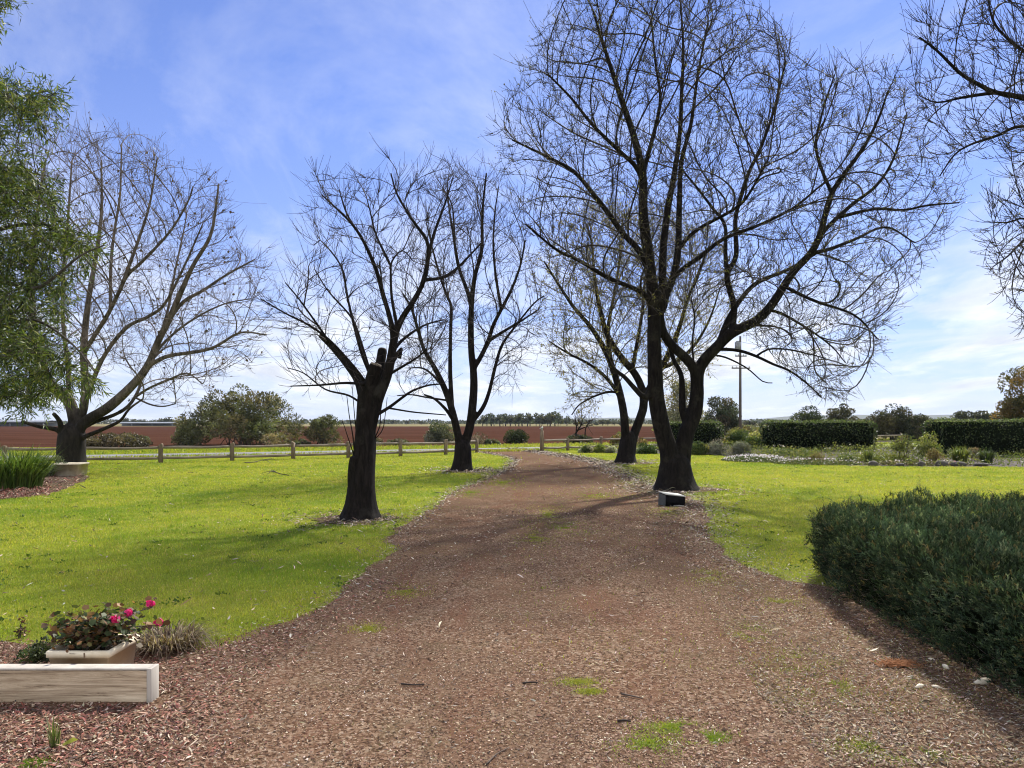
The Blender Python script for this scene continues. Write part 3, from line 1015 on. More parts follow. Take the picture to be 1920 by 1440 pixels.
# pollarded ash left of the drive
L1 = [
    ([(674, 972), (678, 900), (683, 840), (685, 790), (687, 735), (689, 712)], 53, 29),
    ([(668, 940), (663, 885), (665, 857)], 30, 17, -0.15, 1),
    ([(688, 765), (694, 722), (705, 684)], 27, 24, -0.1, 1),
    ([(683, 755), (673, 716), (655, 688), (628, 655), (602, 629)], 20, 12, 0.5, 1),
    ([(694, 745), (706, 708), (713, 682), (717, 656)], 22, 18, 0.35, 1),
    ([(690, 815), (706, 752), (725, 705), (733, 672), (738, 640), (744, 612)], 27, 14, -0.2, 1),
    ([(733, 690), (742, 668), (752, 655), (749, 671)], 10, 7, -0.3),
    ([(738, 640), (732, 600), (719, 555), (705, 505), (683, 455), (660, 420), (630, 390), (603, 365)], 11, 2.5, -0.7),
    ([(705, 505), (680, 450), (650, 400), (636, 355)], 6, 2, 0.2),
    ([(741, 620), (755, 595), (775, 565), (795, 525), (803, 480), (800, 450), (775, 415), (745, 365), (733, 325)], 12, 2.5, -0.4),
    ([(803, 480), (815, 435), (835, 380), (850, 330)], 7, 2, 0.3),
    ([(795, 527), (830, 520), (860, 500), (903, 455)], 7, 3, 0.6),
    ([(742, 618), (735, 560), (733, 520), (735, 490), (755, 470), (775, 490)], 7, 2, 0.7),
    ([(735, 500), (705, 440), (695, 400), (686, 365)], 6, 2, 0.9),
    ([(690, 720), (665, 690), (620, 640), (580, 610), (540, 590), (488, 560)], 7, 2, -0.9),
    ([(620, 645), (596, 610), (560, 560), (535, 530)], 5, 2, -1.2),
    ([(694, 722), (650, 718), (600, 722), (545, 724)], 6, 2, -0.9),
    ([(700, 712), (676, 655), (652, 560), (640, 500), (600, 450), (588, 460)], 7, 2, 0.4),
    ([(700, 705), (670, 620), (655, 590), (615, 545), (590, 505)], 6, 2, 1.0),
    ([(690, 760), (655, 742), (610, 730), (570, 700), (540, 690)], 5, 2, 0.8),
    ([(708, 785), (728, 765), (755, 745), (775, 732), (805, 722), (830, 720)], 7, 2.5, -0.5),
    ([(735, 665), (752, 640), (775, 622), (800, 608), (830, 600)], 7, 2.5, 0.6),
    ([(728, 705), (750, 690), (780, 672), (800, 655)], 6, 2.5, -0.7),
    ([(733, 770), (770, 772), (800, 775), (836, 778)], 4, 2, -0.8),
    ([(664, 858), (662, 820), (655, 780), (650, 740)], 3, 1.2, -0.3), ([(664, 858), (654, 825), (646, 800), (642, 790)], 2.5, 1.2, -0.1), ([(664, 858), (668, 820), (664, 770), (660, 720)], 2.5, 1.2, 0.1),
    ([(706, 845), (715, 810), (722, 780), (726, 745)], 2.5, 1.2, 0.1), ([(706, 830), (712, 800), (714, 770), (722, 730)], 2.5, 1.2, -0.2),
]
E1 = [(480, 555), (560, 490), (585, 380), (610, 340), (700, 350), (735, 320), (850, 320), (900, 440), (860, 520), (840, 600), (850, 720), (790, 735), (740, 690), (690, 715), (560, 740), (530, 690)]
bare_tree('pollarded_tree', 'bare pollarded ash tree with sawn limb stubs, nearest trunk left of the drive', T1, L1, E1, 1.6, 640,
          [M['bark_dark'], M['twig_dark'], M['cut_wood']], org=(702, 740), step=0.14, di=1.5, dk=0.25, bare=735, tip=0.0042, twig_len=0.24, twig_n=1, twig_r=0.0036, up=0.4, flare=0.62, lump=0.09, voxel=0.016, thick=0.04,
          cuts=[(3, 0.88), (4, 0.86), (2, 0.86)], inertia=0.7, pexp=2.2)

# second tree on the left
L2 = [
    ([(866, 884), (868, 855), (868, 835), (868, 822)], 36, 30),
    ([(861, 866), (861, 830), (854, 795), (845, 760), (832, 725), (815, 690), (795, 655), (783, 615), (770, 575), (755, 550)], 17, 3, -0.4, 1),
    ([(873, 866), (873, 832), (882, 795), (888, 740), (888, 700), (884, 660), (883, 620), (884, 575), (890, 520), (903, 470), (904, 420), (906, 380), (912, 325)], 18, 3, 0.3, 1),
    ([(848, 768), (845, 720), (844, 680), (845, 620), (846, 575), (838, 555), (826, 520), (812, 470), (800, 420)], 10, 2, 0.6),
    ([(884, 690), (902, 668), (915, 640), (925, 610), (940, 580), (958, 545), (975, 500), (985, 450)], 10, 2.5, -0.5),
    ([(893, 800), (905, 765), (917, 735), (928, 690), (940, 650), (960, 620), (1000, 570), (1020, 555)], 9, 2.5, 0.8),
    ([(920, 640), (950, 618), (980, 600), (1010, 580)], 7, 2, -1.0),
    ([(884, 575), (876, 545), (860, 500), (850, 440), (842, 390), (838, 345)], 9, 2, 1.0),
    ([(826, 760), (800, 745), (770, 740), (745, 742)], 4, 2, -0.8),
    ([(940, 580), (930, 520), (925, 460), (928, 400), (935, 350)], 6, 2, 0.9),
    ([(832, 725), (808, 700), (790, 690), (765, 690)], 6, 2, 0.7),
    ([(855, 795), (838, 770), (815, 748), (795, 740)], 8, 3, -1.0),
]
E2 = [(735, 560), (760, 480), (790, 400), (830, 330), (900, 315), (945, 335), (985, 400), (1000, 480), (1025, 560), (1000, 640), (970, 720), (925, 740), (890, 640), (840, 640), (800, 740), (750, 745), (755, 640)]
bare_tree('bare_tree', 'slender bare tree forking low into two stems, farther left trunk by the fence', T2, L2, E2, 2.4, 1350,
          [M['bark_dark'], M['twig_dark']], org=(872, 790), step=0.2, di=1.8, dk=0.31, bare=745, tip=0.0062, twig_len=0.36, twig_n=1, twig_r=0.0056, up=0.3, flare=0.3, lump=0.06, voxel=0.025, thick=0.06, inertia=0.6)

# large double-trunked tree on the right
L3 = [
    ([(1267, 920), (1266, 890), (1265, 865), (1263, 846)], 66, 44),
    ([(1257, 912), (1254, 850), (1243, 810), (1234, 770), (1229, 735), (1228, 690), (1226, 640), (1226, 605), (1225, 560), (1216, 485), (1206, 400), (1205, 330), (1190, 262), (1158, 165), (1134, 92), (1112, 20)], 35, 4, -0.5, 1),
    ([(1276, 912), (1277, 862), (1286, 815), (1301, 778), (1307, 735), (1306, 695)], 35, 23, 0.3, 1),
    ([(1286, 800), (1280, 770), (1279, 730), (1276, 700), (1262, 672), (1255, 640)], 16, 7, 0.8),
    ([(1304, 725), (1302, 695), (1288, 674), (1262, 650), (1244, 625), (1238, 600), (1235, 573), (1222, 520), (1198, 470), (1170, 440), (1143, 403), (1111, 362), (1075, 321), (1024, 293), (960, 262)], 20, 3, -1.2, 1),
    ([(1308, 725), (1310, 695), (1322, 674), (1340, 655), (1372, 625), (1420, 600), (1448, 570), (1470, 536), (1490, 507), (1520, 475), (1538, 440), (1548, 400), (1560, 362), (1580, 330), (1620, 275), (1648, 220), (1665, 170)], 23, 3, -0.6, 1),
    ([(1372, 622), (1376, 573), (1363, 518), (1380, 480), (1379, 412), (1391, 362), (1405, 321), (1423, 284), (1441, 238), (1457, 183), (1473, 115)], 13, 3, 0.8),
    ([(1364, 520), (1360, 470), (1359, 422), (1336, 390), (1304, 348), (1282, 321), (1268, 290)], 9, 3, 1.6),
    ([(1237, 590), (1244, 573), (1242, 504), (1246, 440), (1254, 380), (1262, 339), (1274, 257), (1278, 174), (1281, 92), (1276, 5)], 17, 3, 0.6),
    ([(1240, 560), (1262, 520), (1271, 470), (1274, 376), (1278, 302), (1296, 229), (1309, 137), (1328, 40)], 15, 3, 1.6),
    ([(1226, 590), (1212, 555), (1189, 541), (1143, 522), (1088, 490), (1042, 467), (985, 420)], 11, 3, -1.8),
    ([(1205, 330), (1218, 280), (1232, 225), (1238, 180), (1228, 110), (1222, 40)], 9, 3, 0.4),
    ([(1205, 345), (1190, 310), (1162, 284), (1111, 234), (1070, 183), (1028, 140)], 9, 3, -1.5),
    ([(1262, 520), (1285, 500), (1310, 484), (1355, 449), (1423, 422), (1487, 390), (1542, 345)], 9, 3, -1.6),
    ([(1268, 470), (1290, 445), (1318, 424), (1372, 395), (1400, 370), (1440, 300)], 8, 3, -2.2),
    ([(1520, 475), (1556, 467), (1602, 449), (1661, 426), (1715, 455)], 8, 2.5, 0.6),
    ([(1538, 440), (1570, 408), (1602, 380), (1643, 348), (1675, 298), (1700, 215)], 9, 2.5, 0.9),
    ([(1572, 408), (1640, 392), (1693, 394), (1740, 385), (1798, 380)], 7, 2.5, -1.0),
    ([(1560, 362), (1542, 321), (1530, 270), (1545, 200), (1565, 140)], 7, 2.5, 0.8),
    ([(1338, 662), (1362, 655), (1388, 658), (1418, 668), (1450, 683), (1480, 695), (1512, 718), (1540, 745)], 7, 2.5, -0.8),
    ([(1420, 668), (1440, 655), (1475, 655), (1510, 662), (1548, 672)], 4, 2, -1.6),
    ([(1472, 540), (1500, 552), (1535, 567), (1602, 591), (1645, 635)], 7, 2.5, -1.5),
    ([(1440, 580), (1470, 590), (1520, 620), (1560, 650), (1585, 680)], 6, 2, 1.2),
    ([(1345, 652), (1365, 600), (1390, 560), (1420, 530), (1478, 505), (1540, 470)], 13, 4, 0.9),
    ([(1228, 700), (1212, 745), (1190, 728), (1170, 706), (1150, 690), (1135, 660)], 14, 4, -0.5),
    ([(1330, 668), (1360, 670), (1400, 690), (1430, 715), (1448, 718)], 4, 2, 1.2),
    ([(1302, 690), (1298, 640), (1303, 600), (1296, 560)], 4, 2, -0.4),
]
E3 = [(918, 252), (950, 190), (990, 95), (1050, 15), (1120, -70), (1300, -80), (1400, 30), (1480, 80), (1520, 150), (1560, 125), (1640, 135), (1705, 175), (1745, 290), (1800, 375), (1755, 470), (1700, 520), (1650, 650), (1600, 690),
      (1570, 760), (1500, 740), (1420, 650), (1340, 560), (1290, 600), (1190, 600), (1080, 550), (980, 440), (960, 340)]
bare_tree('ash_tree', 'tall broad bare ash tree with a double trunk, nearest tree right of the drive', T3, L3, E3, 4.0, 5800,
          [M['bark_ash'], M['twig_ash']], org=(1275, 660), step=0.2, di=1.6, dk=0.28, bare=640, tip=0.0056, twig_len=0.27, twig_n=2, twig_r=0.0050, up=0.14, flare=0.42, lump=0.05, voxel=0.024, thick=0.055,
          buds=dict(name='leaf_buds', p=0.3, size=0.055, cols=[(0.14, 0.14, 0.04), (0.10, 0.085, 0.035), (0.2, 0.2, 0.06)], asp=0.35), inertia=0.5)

# tree behind it on the right of the drive
L4 = [
    ([(1173, 869), (1176, 840), (1180, 818), (1181, 808)], 34, 28),
    ([(1171, 858), (1173, 825), (1171, 790), (1167, 760), (1158, 720), (1145, 680), (1128, 645), (1105, 610), (1075, 575), (1045, 530), (1020, 490)], 18, 3, -0.6, 1),
    ([(1182, 855), (1187, 820), (1200, 785), (1207, 760), (1204, 730), (1190, 700), (1165, 670), (1140, 630), (1125, 580), (1115, 520), (1110, 460), (1100, 420)], 19, 3, 0.6, 1),
    ([(1206, 755), (1222, 720), (1240, 690), (1260, 650), (1275, 610), (1290, 560), (1310, 510), (1330, 460)], 14, 3, 1.2),
    ([(1165, 752), (1150, 725), (1128, 700), (1100, 680), (1070, 665), (1045, 650), (1030, 640)], 8, 2.5, -1.2),
    ([(1162, 738), (1140, 735), (1110, 745), (1085, 760), (1072, 778)], 5, 2, -0.6),
    ([(1145, 680), (1140, 620), (1150, 560), (1160, 500), (1165, 440)], 9, 2.5, 0.9),
    ([(1240, 690), (1265, 680), (1300, 650), (1330, 600), (1350, 540)], 8, 2.5, 2.0),
    ([(1185, 695), (1195, 640), (1205, 580), (1210, 520), (1215, 460)], 9, 2.5, 1.8),
]
E4 = [(1010, 640), (1000, 520), (1040, 440), (1100, 395), (1220, 400), (1320, 440), (1370, 520), (1370, 620), (1330, 680), (1290, 720), (1240, 740), (1200, 690), (1150, 700), (1130, 760), (1075, 790), (1060, 700)]
bare_tree('budding_tree', 'dark-trunked tree with yellow-green new buds, behind the double-trunked ash', T4, L4, E4, 3.0, 3000,
          [M['bark_dark'], M['twig_olive']], org=(1188, 760), step=0.24, di=2.0, dk=0.36, bare=745, tip=0.0066, twig_len=0.40, twig_n=2, twig_r=0.0062, up=0.2, flare=0.36, lump=0.06, voxel=0.03, thick=0.07,
          buds=dict(name='leaf_buds', p=0.5, size=0.10, cols=[(0.26, 0.23, 0.06), (0.17, 0.14, 0.05), (0.32, 0.29, 0.09)], asp=0.4), inertia=0.55)

# spreading plane tree on the left
L5 = [
    ([(134, 874), (134, 845), (135, 815), (138, 792)], 46, 50),
    ([(146, 835), (150, 805), (165, 787), (202, 765), (247, 724), (276, 688), (298, 637), (318, 598), (337, 553), (362, 498), (394, 443), (405, 385), (410, 345)], 20, 3, -1.0, 1),
    ([(320, 595), (345, 565), (380, 545), (422, 517), (478, 486)], 8, 2.5, 0.6),
    ([(272, 692), (300, 674), (323, 666), (394, 654), (450, 624), (500, 628)], 9, 2.5, -1.6),
    ([(150, 800), (180, 790), (214, 778), (240, 762), (258, 735), (270, 700), (290, 670)], 9, 4, 1.2),
    ([(246, 740), (281, 727), (310, 715), (350, 700), (380, 720)], 5, 2, -1.8),
    ([(252, 748), (281, 758), (305, 762), (329, 757)], 4, 2, -2.0),
    ([(150, 822), (170, 814), (195, 804), (225, 789), (242, 767), (268, 748)], 9, 3, -1.2),
    ([(143, 830), (149, 790), (157, 765), (160, 733), (158, 690), (157, 649), (166, 564), (180, 480), (190, 400), (190, 300)], 17, 3, 0.6, 1),
    ([(150, 785), (172, 720), (197, 665), (236, 615), (281, 592), (310, 568), (345, 500), (380, 420)], 10, 2.5, -1.6),
    ([(158, 660), (180, 625), (202, 590), (222, 550), (239, 516), (267, 490), (318, 435), (351, 381), (362, 350)], 9, 2.5, -2.2),
    ([(205, 585), (208, 494), (216, 423), (225, 367), (228, 270)], 7, 2.5, 1.0),
    ([(228, 540), (245, 490), (264, 437), (281, 381), (295, 295)], 7, 2.5, -0.8),
    ([(134, 835), (140, 795), (128, 750), (93, 719), (76, 677), (62, 600), (60, 500), (70, 400), (85, 300)], 24, 3, 0.8, 1),
    ([(93, 719), (50, 690), (10, 640), (-30, 570)], 9, 3, -1.0),
    ([(125, 820), (105, 805), (75, 800), (40, 790)], 12, 5, -0.8),
    ([(120, 812), (112, 790), (100, 775)], 11, 7, -0.9),
    ([(127, 747), (128, 690), (118, 600), (120, 500), (128, 400), (135, 300)], 10, 3, 2.0),
    ([(280, 680), (310, 640), (360, 600), (420, 570), (470, 560)], 6, 2, 1.6),
    ([(300, 640), (315, 580), (330, 500), (345, 430), (350, 400)], 6, 2, 1.8),
]
E5 = [(-60, 600), (-40, 400), (20, 280), (90, 250), (180, 250), (240, 275), (300, 300), (330, 360), (400, 330), (425, 400), (450, 470), (498, 480), (505, 640), (470, 690), (380, 740), (330, 770), (250, 740), (230, 700), (170, 690), (60, 690)]
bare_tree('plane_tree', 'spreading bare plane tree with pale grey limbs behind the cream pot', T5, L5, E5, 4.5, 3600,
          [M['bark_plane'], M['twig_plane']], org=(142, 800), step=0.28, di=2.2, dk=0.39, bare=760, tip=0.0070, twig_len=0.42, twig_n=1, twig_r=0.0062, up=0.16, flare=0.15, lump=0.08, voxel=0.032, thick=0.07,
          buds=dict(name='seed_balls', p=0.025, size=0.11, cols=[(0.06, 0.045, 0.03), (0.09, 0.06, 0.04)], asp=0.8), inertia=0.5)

# tree at the right edge, its trunk outside the picture
T7 = np.array([12.2, 12.5])
def WX(px): return px
tb = T7[0] / T7[1] * F + 960
L7 = [
    ([(tb, 992), (tb - 8, 800), (tb - 12, 640), (tb - 30, 480)], 70, 42),
    ([(tb - 12, 620), (tb - 110, 430), (2120, 300), (2010, 215), (1920, 184), (1866, 173), (1838, 160), (1800, 137), (1758, 96), (1724, 70)], 28, 3, -0.6),
    ([(1866, 173), (1803, 183), (1757, 192), (1725, 180)], 7, 2, 0.4),
    ([(2120, 300), (2020, 260), (1920, 237), (1870, 254), (1820, 271), (1790, 290), (1762, 330)], 10, 2, -1.3),
    ([(2010, 215), (1960, 130), (1892, 75), (1862, 37), (1848, -30)], 10, 2, 0.6),
    ([(tb - 12, 640), (2150, 520), (2040, 440), (1930, 410), (1890, 417), (1848, 416)], 18, 2, 0.5),
    ([(1960, 420), (1920, 450), (1890, 480), (1862, 500)], 6, 2, -0.6),
    ([(2010, 215), (1990, 100), (1960, 20), (1930, -60)], 12, 3, -0.2),
    ([(tb - 30, 480), (2200, 250), (2130, 50), (2080, -150)], 34, 10, 0.5),
]
E7 = [(1700, 60), (1730, 20), (1830, 40), (1855, -120), (2200, -160), (2250, 400), (2150, 600), (1930, 620), (1890, 570), (1850, 480), (1850, 400), (1920, 350), (1900, 310), (1830, 310), (1760, 330), (1770, 260), (1720, 200), (1740, 130)]
bare_tree('overhanging_tree', 'bare tree reaching in from the right picture edge, only branches showing', T7, L7, E7, 1.8, 1700,
          [M['bark_ash'], M['twig_ash']], org=(2160, 380), step=0.16, di=1.4, dk=0.24, bare=560, tip=0.005, twig_len=0.24, twig_n=2, twig_r=0.0046, up=0.12, flare=0.5, lump=0.06,
          buds=dict(name='leaf_buds', p=0.16, size=0.035, cols=[(0.14, 0.14, 0.05), (0.10, 0.085, 0.035), (0.22, 0.21, 0.08)], asp=0.4), inertia=0.6, curve=0.3, pexp=2.4)

# evergreen willow-leaved tree at the left edge
def willow():
    base = np.array([-9.6, 11.0])
    by = base[1]
    tb = base[0] / by * F + 960
    sk = Skeleton(); ids = []
    LL = [
        ([(tb, 1010), (tb + 5, 850), (tb + 10, 650), (tb + 25, 450)], 60, 36),
        ([(tb + 8, 700), (tb + 120, 560), (-100, 470), (0, 430), (80, 420), (130, 440)], 24, 3, -0.4),
        ([(tb + 20, 560), (-150, 330), (-60, 240), (20, 190), (90, 170)], 20, 3, 0.4),
        ([(tb + 5, 780), (-120, 660), (-20, 620), (60, 640), (110, 690)], 18, 3, 0.3),
        ([(tb + 10, 660), (-100, 560), (0, 530), (70, 540), (150, 480), (195, 460)], 15, 2.5, -0.9),
        ([(tb + 25, 450), (-190, 250), (-120, 60), (-40, 30), (20, 10)], 18, 2.5, 0.0),
        ([(-20, 620), (60, 600), (130, 640), (180, 700)], 7, 2, -0.8),
        ([(-150, 330), (-60, 340), (20, 320), (90, 330)], 9, 2.5, 0.8),
    ]
    for L in LL:
        ids.append(limb(sk, by, L[0], L[1], L[2], L[3] if len(L) > 3 else 0, ds=0.14, bare=800, start=True if not ids else None))
    env = [(-260, 160), (-40, 145), (30, 155), (100, 170), (110, 205), (70, 245), (-30, 262), (-40, 300), (50, 310), (95, 345), (105, 430), (160, 440), (190, 465), (150, 500), (118, 520), (125, 600), (110, 640), (175, 685),
           (200, 712), (150, 735), (95, 715), (75, 765), (20, 775), (-40, 735), (-260, 750)]
    att = envelope(env, by, 1.5, 3000)
    gap = fbm(att[:, 0] * 1.0 + 13, att[:, 2] * 1.0 + att[:, 1] * 0.8, 1.3)
    att = att[gap > -0.17]
    att2 = envelope([(-200, -60), (30, -30), (45, 20), (10, 40), (-200, 90)], by, 1.0, 120)
    p0, q0, d0, g0 = start_arrays(sk)
    n0 = len(p0)
    pos, par, dirs = colonize(p0, q0, d0, g0, np.concatenate([att, att2]), 0.14, 1.6, 0.17, 0.0, 0.5)
    n = len(pos)
    kids = [[] for _ in range(n)]
    for i in range(n):
        if par[i] >= 0: kids[par[i]].append(i)
    rad = np.zeros(n)
    for i in range(n - 1, -1, -1):
        rad[i] = sk.rad[i] if i < n0 else (0.004 if not kids[i] else sum(rad[k] ** 2.4 for k in kids[i]) ** (1 / 2.4))
    loc = np.array([base[0], base[1], 0.0])
    root = empty('willow_leaved_tree', loc, 'leafy evergreen tree with long drooping narrow leaves at the left edge', 'tree')
    mb = MB()
    for li, q in enumerate(ids):
        P = pos[q]; r = rad[q].copy()
        if li: r[0] = min(r[0], r[1] * 1.2)
        else: P = np.concatenate([[P[0] - [0, 0, 0.15]], P]); r = np.concatenate([[r[0]], r])
        tube(mb, P, r, 14 if li == 0 else 8, True, None, 0.06, 0.5 if li == 0 else 0, seed=li)
    mb.build('trunk', M['bark_grey'], root, loc, smooth=True)
    mb = MB()
    for i in range(n0, n):
        q = par[i]
        if q >= n0 and max(kids[q], key=lambda k: rad[k]) == i: continue
        ch = [q, i]
        while kids[ch[-1]]: ch.append(max(kids[ch[-1]], key=lambda k: rad[k]))
        r = np.minimum(rad[ch], 0.03); r[0] = min(r[0], r[1] * 1.1)
        tube(mb, pos[ch], r, 5 if r.max() > 0.012 else 3, False)
    thin = np.array([i for i in range(n0, n) if rad[i] < 0.016])
    LP, LD = [], []
    for rep in range(5):
        sel = thin[R.uniform(size=len(thin)) < 0.66]
        D = unit(dirs[sel] * 0.6 + R.normal(size=(len(sel), 3)) * 0.55 + np.array([0, 0, -0.1]))
        L = R.uniform(0.16, 0.36, len(sel))
        a_, b_, pts = twigs(mb, pos[sel], D, L, np.full(len(sel), 0.003), -0.02, 6)
        for k in range(1, 6):
            for s in range(2):
                LP.append(pts[:, k] + R.normal(size=(len(sel), 3)) * 0.01)
                LD.append(unit(unit(pts[:, k] - pts[:, k - 1]) * 0.7 + R.normal(size=(len(sel), 3)) * 0.55 + np.array([0, 0, -0.05])))
    mb.build('branches', M['twig_ash'], root, loc, smooth=True)
    LP = np.concatenate(LP); LD = np.concatenate(LD)
    m = len(LP)
    L = R.uniform(0.07, 0.145, m)[:, None]
    s = unit(np.cross(LD, R.normal(size=(m, 3)))) * R.uniform(0.006, 0.010, m)[:, None]
    tipp = LP + LD * L + np.array([0, 0, -1]) * L * R.uniform(0, 0.25, (m, 1))
    mid = LP + LD * L * 0.45
    V = np.stack([LP, mid + s, tipp, mid - s], 1).reshape(-1, 3)
    py = HY - (LP[:, 2] - H) / LP[:, 1] * F
    col = cmix(m, [(0.048, 0.08, 0.022), (0.08, 0.118, 0.027), (0.13, 0.165, 0.033), (0.20, 0.215, 0.06), (0.02, 0.034, 0.013)], 0.2, [.3, .28, .2, .1, .12])
    mb = MB().add(V, np.arange(4 * m).reshape(m, 4), np.repeat(col, 4, 0))
    mb.build('foliage', M['leaf_gloss'], root, loc)


willow()

# ------------------------------------------------------------------ shrubs and far trees
def ell_lumps(w, h, d, n, lump, flat=0.1):
    """lump centres filling a dome w x d x h"""
    out = []
    while len(out) < n:
        q = R.uniform(-1, 1, 3); q[2] = R.uniform(flat, 1)
        r2 = q[0] ** 2 + q[1] ** 2 + q[2] ** 2
        if 0.25 < r2 < 1.0: out.append(q)
    return np.array(out) * np.array([w / 2 - lump * 0.6, d / 2 - lump * 0.6, h - lump * 0.7])


def crown_mesh(lumps, rl, nleaf, leaf, cols, aspect=0.55, spiky=0.5, jit=0.22, core=True, squash=0.8):
    mb = MB()
    k = R.integers(0, len(lumps), nleaf)
    d = unit(R.normal(size=(nleaf, 3)))
    rr = rl * R.uniform(0.7, 1.25, len(lumps))[k] * R.uniform(0.55, 1.05, nleaf) ** 0.6
    p = lumps[k] + d * rr[:, None] * np.array([1, 1, squash])
    base = cmix(len(lumps), cols, jit)[k]
    c = np.clip(base * R.uniform(0.7, 1.3, (nleaf, 1)), 0.003, 0.9)
    p[:, 2] = np.maximum(p[:, 2], 0.02)
    leaves(mb, p, unit(d + np.array([0, 0, 0.4])), R.uniform(0.6, 1.4, nleaf) * leaf, c, aspect, spiky)
    return mb


def stems_mesh(lumps, h, r, n, base_r=0.25, up=0.35):
    mb = MB()
    idx = R.choice(len(lumps), min(n, len(lumps)), replace=False)
    for i in idx:
        e = lumps[i]
        b = np.array([R.normal() * base_r, R.normal() * base_r, -0.05])
        m = b * 0.6 + e * np.array([0.3, 0.3, 0.5]) + np.array([R.normal() * 0.05 * h, R.normal() * 0.05 * h, up * h * 0.35])
        P, _ = catmull([b, m, e], h / 8)
        tube(mb, P, np.linspace(r, r * 0.25, len(P)), 6, True)
    return mb


def shrub(name, label, cat, px, pybase, wpx, toppy, cols, leaf=0.1, nleaf=2500, nl=26, lump=None, nst=8, spiky=0.5, aspect=0.55, Y=None, group=None, mat='leaf', trunk=None, depth=1.0, flat=0.1, foliage='foliage', stem='stem', stem_mat='bark_grey', squash=0.8, base_r=None, sr=None):
    if Y is None: Y = H * F / (pybase - HY)
    X = (px - 960) / F * Y
    w = wpx / F * Y
    h = H - (toppy - HY) / F * Y
    lump = lump or min(w, h) * 0.28
    z0 = 0.0
    hh = h
    if trunk:
        z0 = h * trunk; hh = h - z0
    lp = ell_lumps(w, hh, w * depth, nl, lump, flat)
    lp[:, 2] += z0
    loc = (X, Y, 0)
    root = empty(name, loc, label, cat, group)
    far = Y > 35
    crown_mesh(lp, lump, int(nleaf * (2.2 if far else 1)), leaf * (1.15 if far else 1), cols, aspect, spiky, squash=squash).build(foliage, M[mat], root)
    if trunk:
        mb = stems_mesh(lp[lp[:, 2] > h * 0.45], h, sr or max(0.014, w * 0.013), nst, 0.04 * w if base_r is None else base_r * 0.6, 0.2)
        mb.build('trunk', M[stem_mat], root, smooth=True)
    elif nst:
        stems_mesh(lp, h, sr or max(0.008, w * 0.008), nst, w * 0.1).build(stem, M[stem_mat], root, smooth=True)
    return root


OLIVE = [(0.16, 0.16, 0.075), (0.115, 0.12, 0.055), (0.2, 0.19, 0.10), (0.075, 0.08, 0.04)]
GREYGREEN = [(0.13, 0.145, 0.09), (0.10, 0.115, 0.07), (0.18, 0.19, 0.13)]
DARKG = [(0.035, 0.05, 0.022), (0.05, 0.065, 0.028), (0.065, 0.075, 0.035), (0.025, 0.035, 0.018)]
BROWN = [(0.10, 0.085, 0.05), (0.07, 0.06, 0.035), (0.14, 0.115, 0.07)]

# across the road, left
shrub('wattle_tree', 'big spreading olive-green tree beyond the road, right of the plane tree', 'tree', 452, 836, 245, 718, OLIVE, 0.17, 13000, 110, 0.75, 40, 0.75, 0.35, Y=58, flat=0.1, sr=0.03)
shrub('wattle_tree', 'smaller pale olive shrub-tree at the left flank of the big spreading one', 'tree', 348, 836, 46, 768, OLIVE, 0.15, 2000, 20, 0.5, 8, 0.75, 0.35, Y=57, flat=0.1, sr=0.05)
shrub('wattle_tree', 'medium feathery olive shrub-tree beyond the road behind the pollarded trunk', 'tree', 607, 836, 78, 762, [(0.12, 0.125, 0.06), (0.09, 0.1, 0.045), (0.15, 0.15, 0.08)], 0.15, 2600, 26, 0.6, 12, 0.8, 0.3, Y=60, flat=0.1, sr=0.05)
shrub('scrub_bush', 'low sprawling brown bush beside the plane tree trunk across the road', 'shrub', 215, 841, 130, 806, BROWN, 0.13, 2600, 34, 0.45, 10, 0.5, Y=52)
shrub('scrub_bush', 'grey-green bush across the road seen left of the forked bare tree', 'shrub', 822, 834, 66, 787, GREYGREEN, 0.13, 2400, 26, 0.6, 8, 0.6, Y=62)
shrub('scrub_bush', 'sparse brownish twiggy bush just right of the forked bare tree', 'shrub', 897, 836, 46, 806, [(0.16, 0.13, 0.1), (0.2, 0.17, 0.14), (0.11, 0.09, 0.06)], 0.1, 900, 16, 0.4, 14, 0.6, 0.3, Y=58)
shrub('scrub_bush', 'rounded dark green bush alone on the verge before the drive gap', 'shrub', 966, 830, 54, 801, DARKG, 0.12, 2300, 22, 0.5, 6, 0.7, 0.4, Y=63)
shrub('scrub_bush', 'low dark scrubby bush on the verge behind the right-hand fence rails', 'shrub', 1085, 829, 62, 812, DARKG + BROWN, 0.11, 1500, 18, 0.32, 6, 0.5, Y=64)
shrub('scrub_bush', 'low dry grassy bush between the brown bush and the big olive tree', 'shrub', 262, 838, 60, 814, BROWN + GREYGREEN, 0.13, 900, 16, 0.28, 6, 0.5, Y=58)
shrub('scrub_bush', 'low grey dry bush seen behind the pollarded trunk', 'shrub', 690, 838, 60, 818, BROWN + GREYGREEN, 0.13, 900, 16, 0.28, 6, 0.5, Y=58)
shrub('scrub_bush', 'small pale dry tussock bush right of the pollarded trunk', 'shrub', 745, 838, 50, 822, BROWN + GREYGREEN, 0.13, 900, 16, 0.28, 6, 0.5, Y=58)
shrub('scrub_bush', 'low dark scrub at the right foot of the big olive tree', 'shrub', 560, 838, 60, 822, BROWN + GREYGREEN, 0.13, 900, 16, 0.28, 6, 0.5, Y=58)
shrub('scrub_bush', 'small dark tussock bush left of the rounded verge bush', 'shrub', 920, 838, 34, 822, BROWN + GREYGREEN, 0.13, 900, 16, 0.28, 6, 0.5, Y=58)
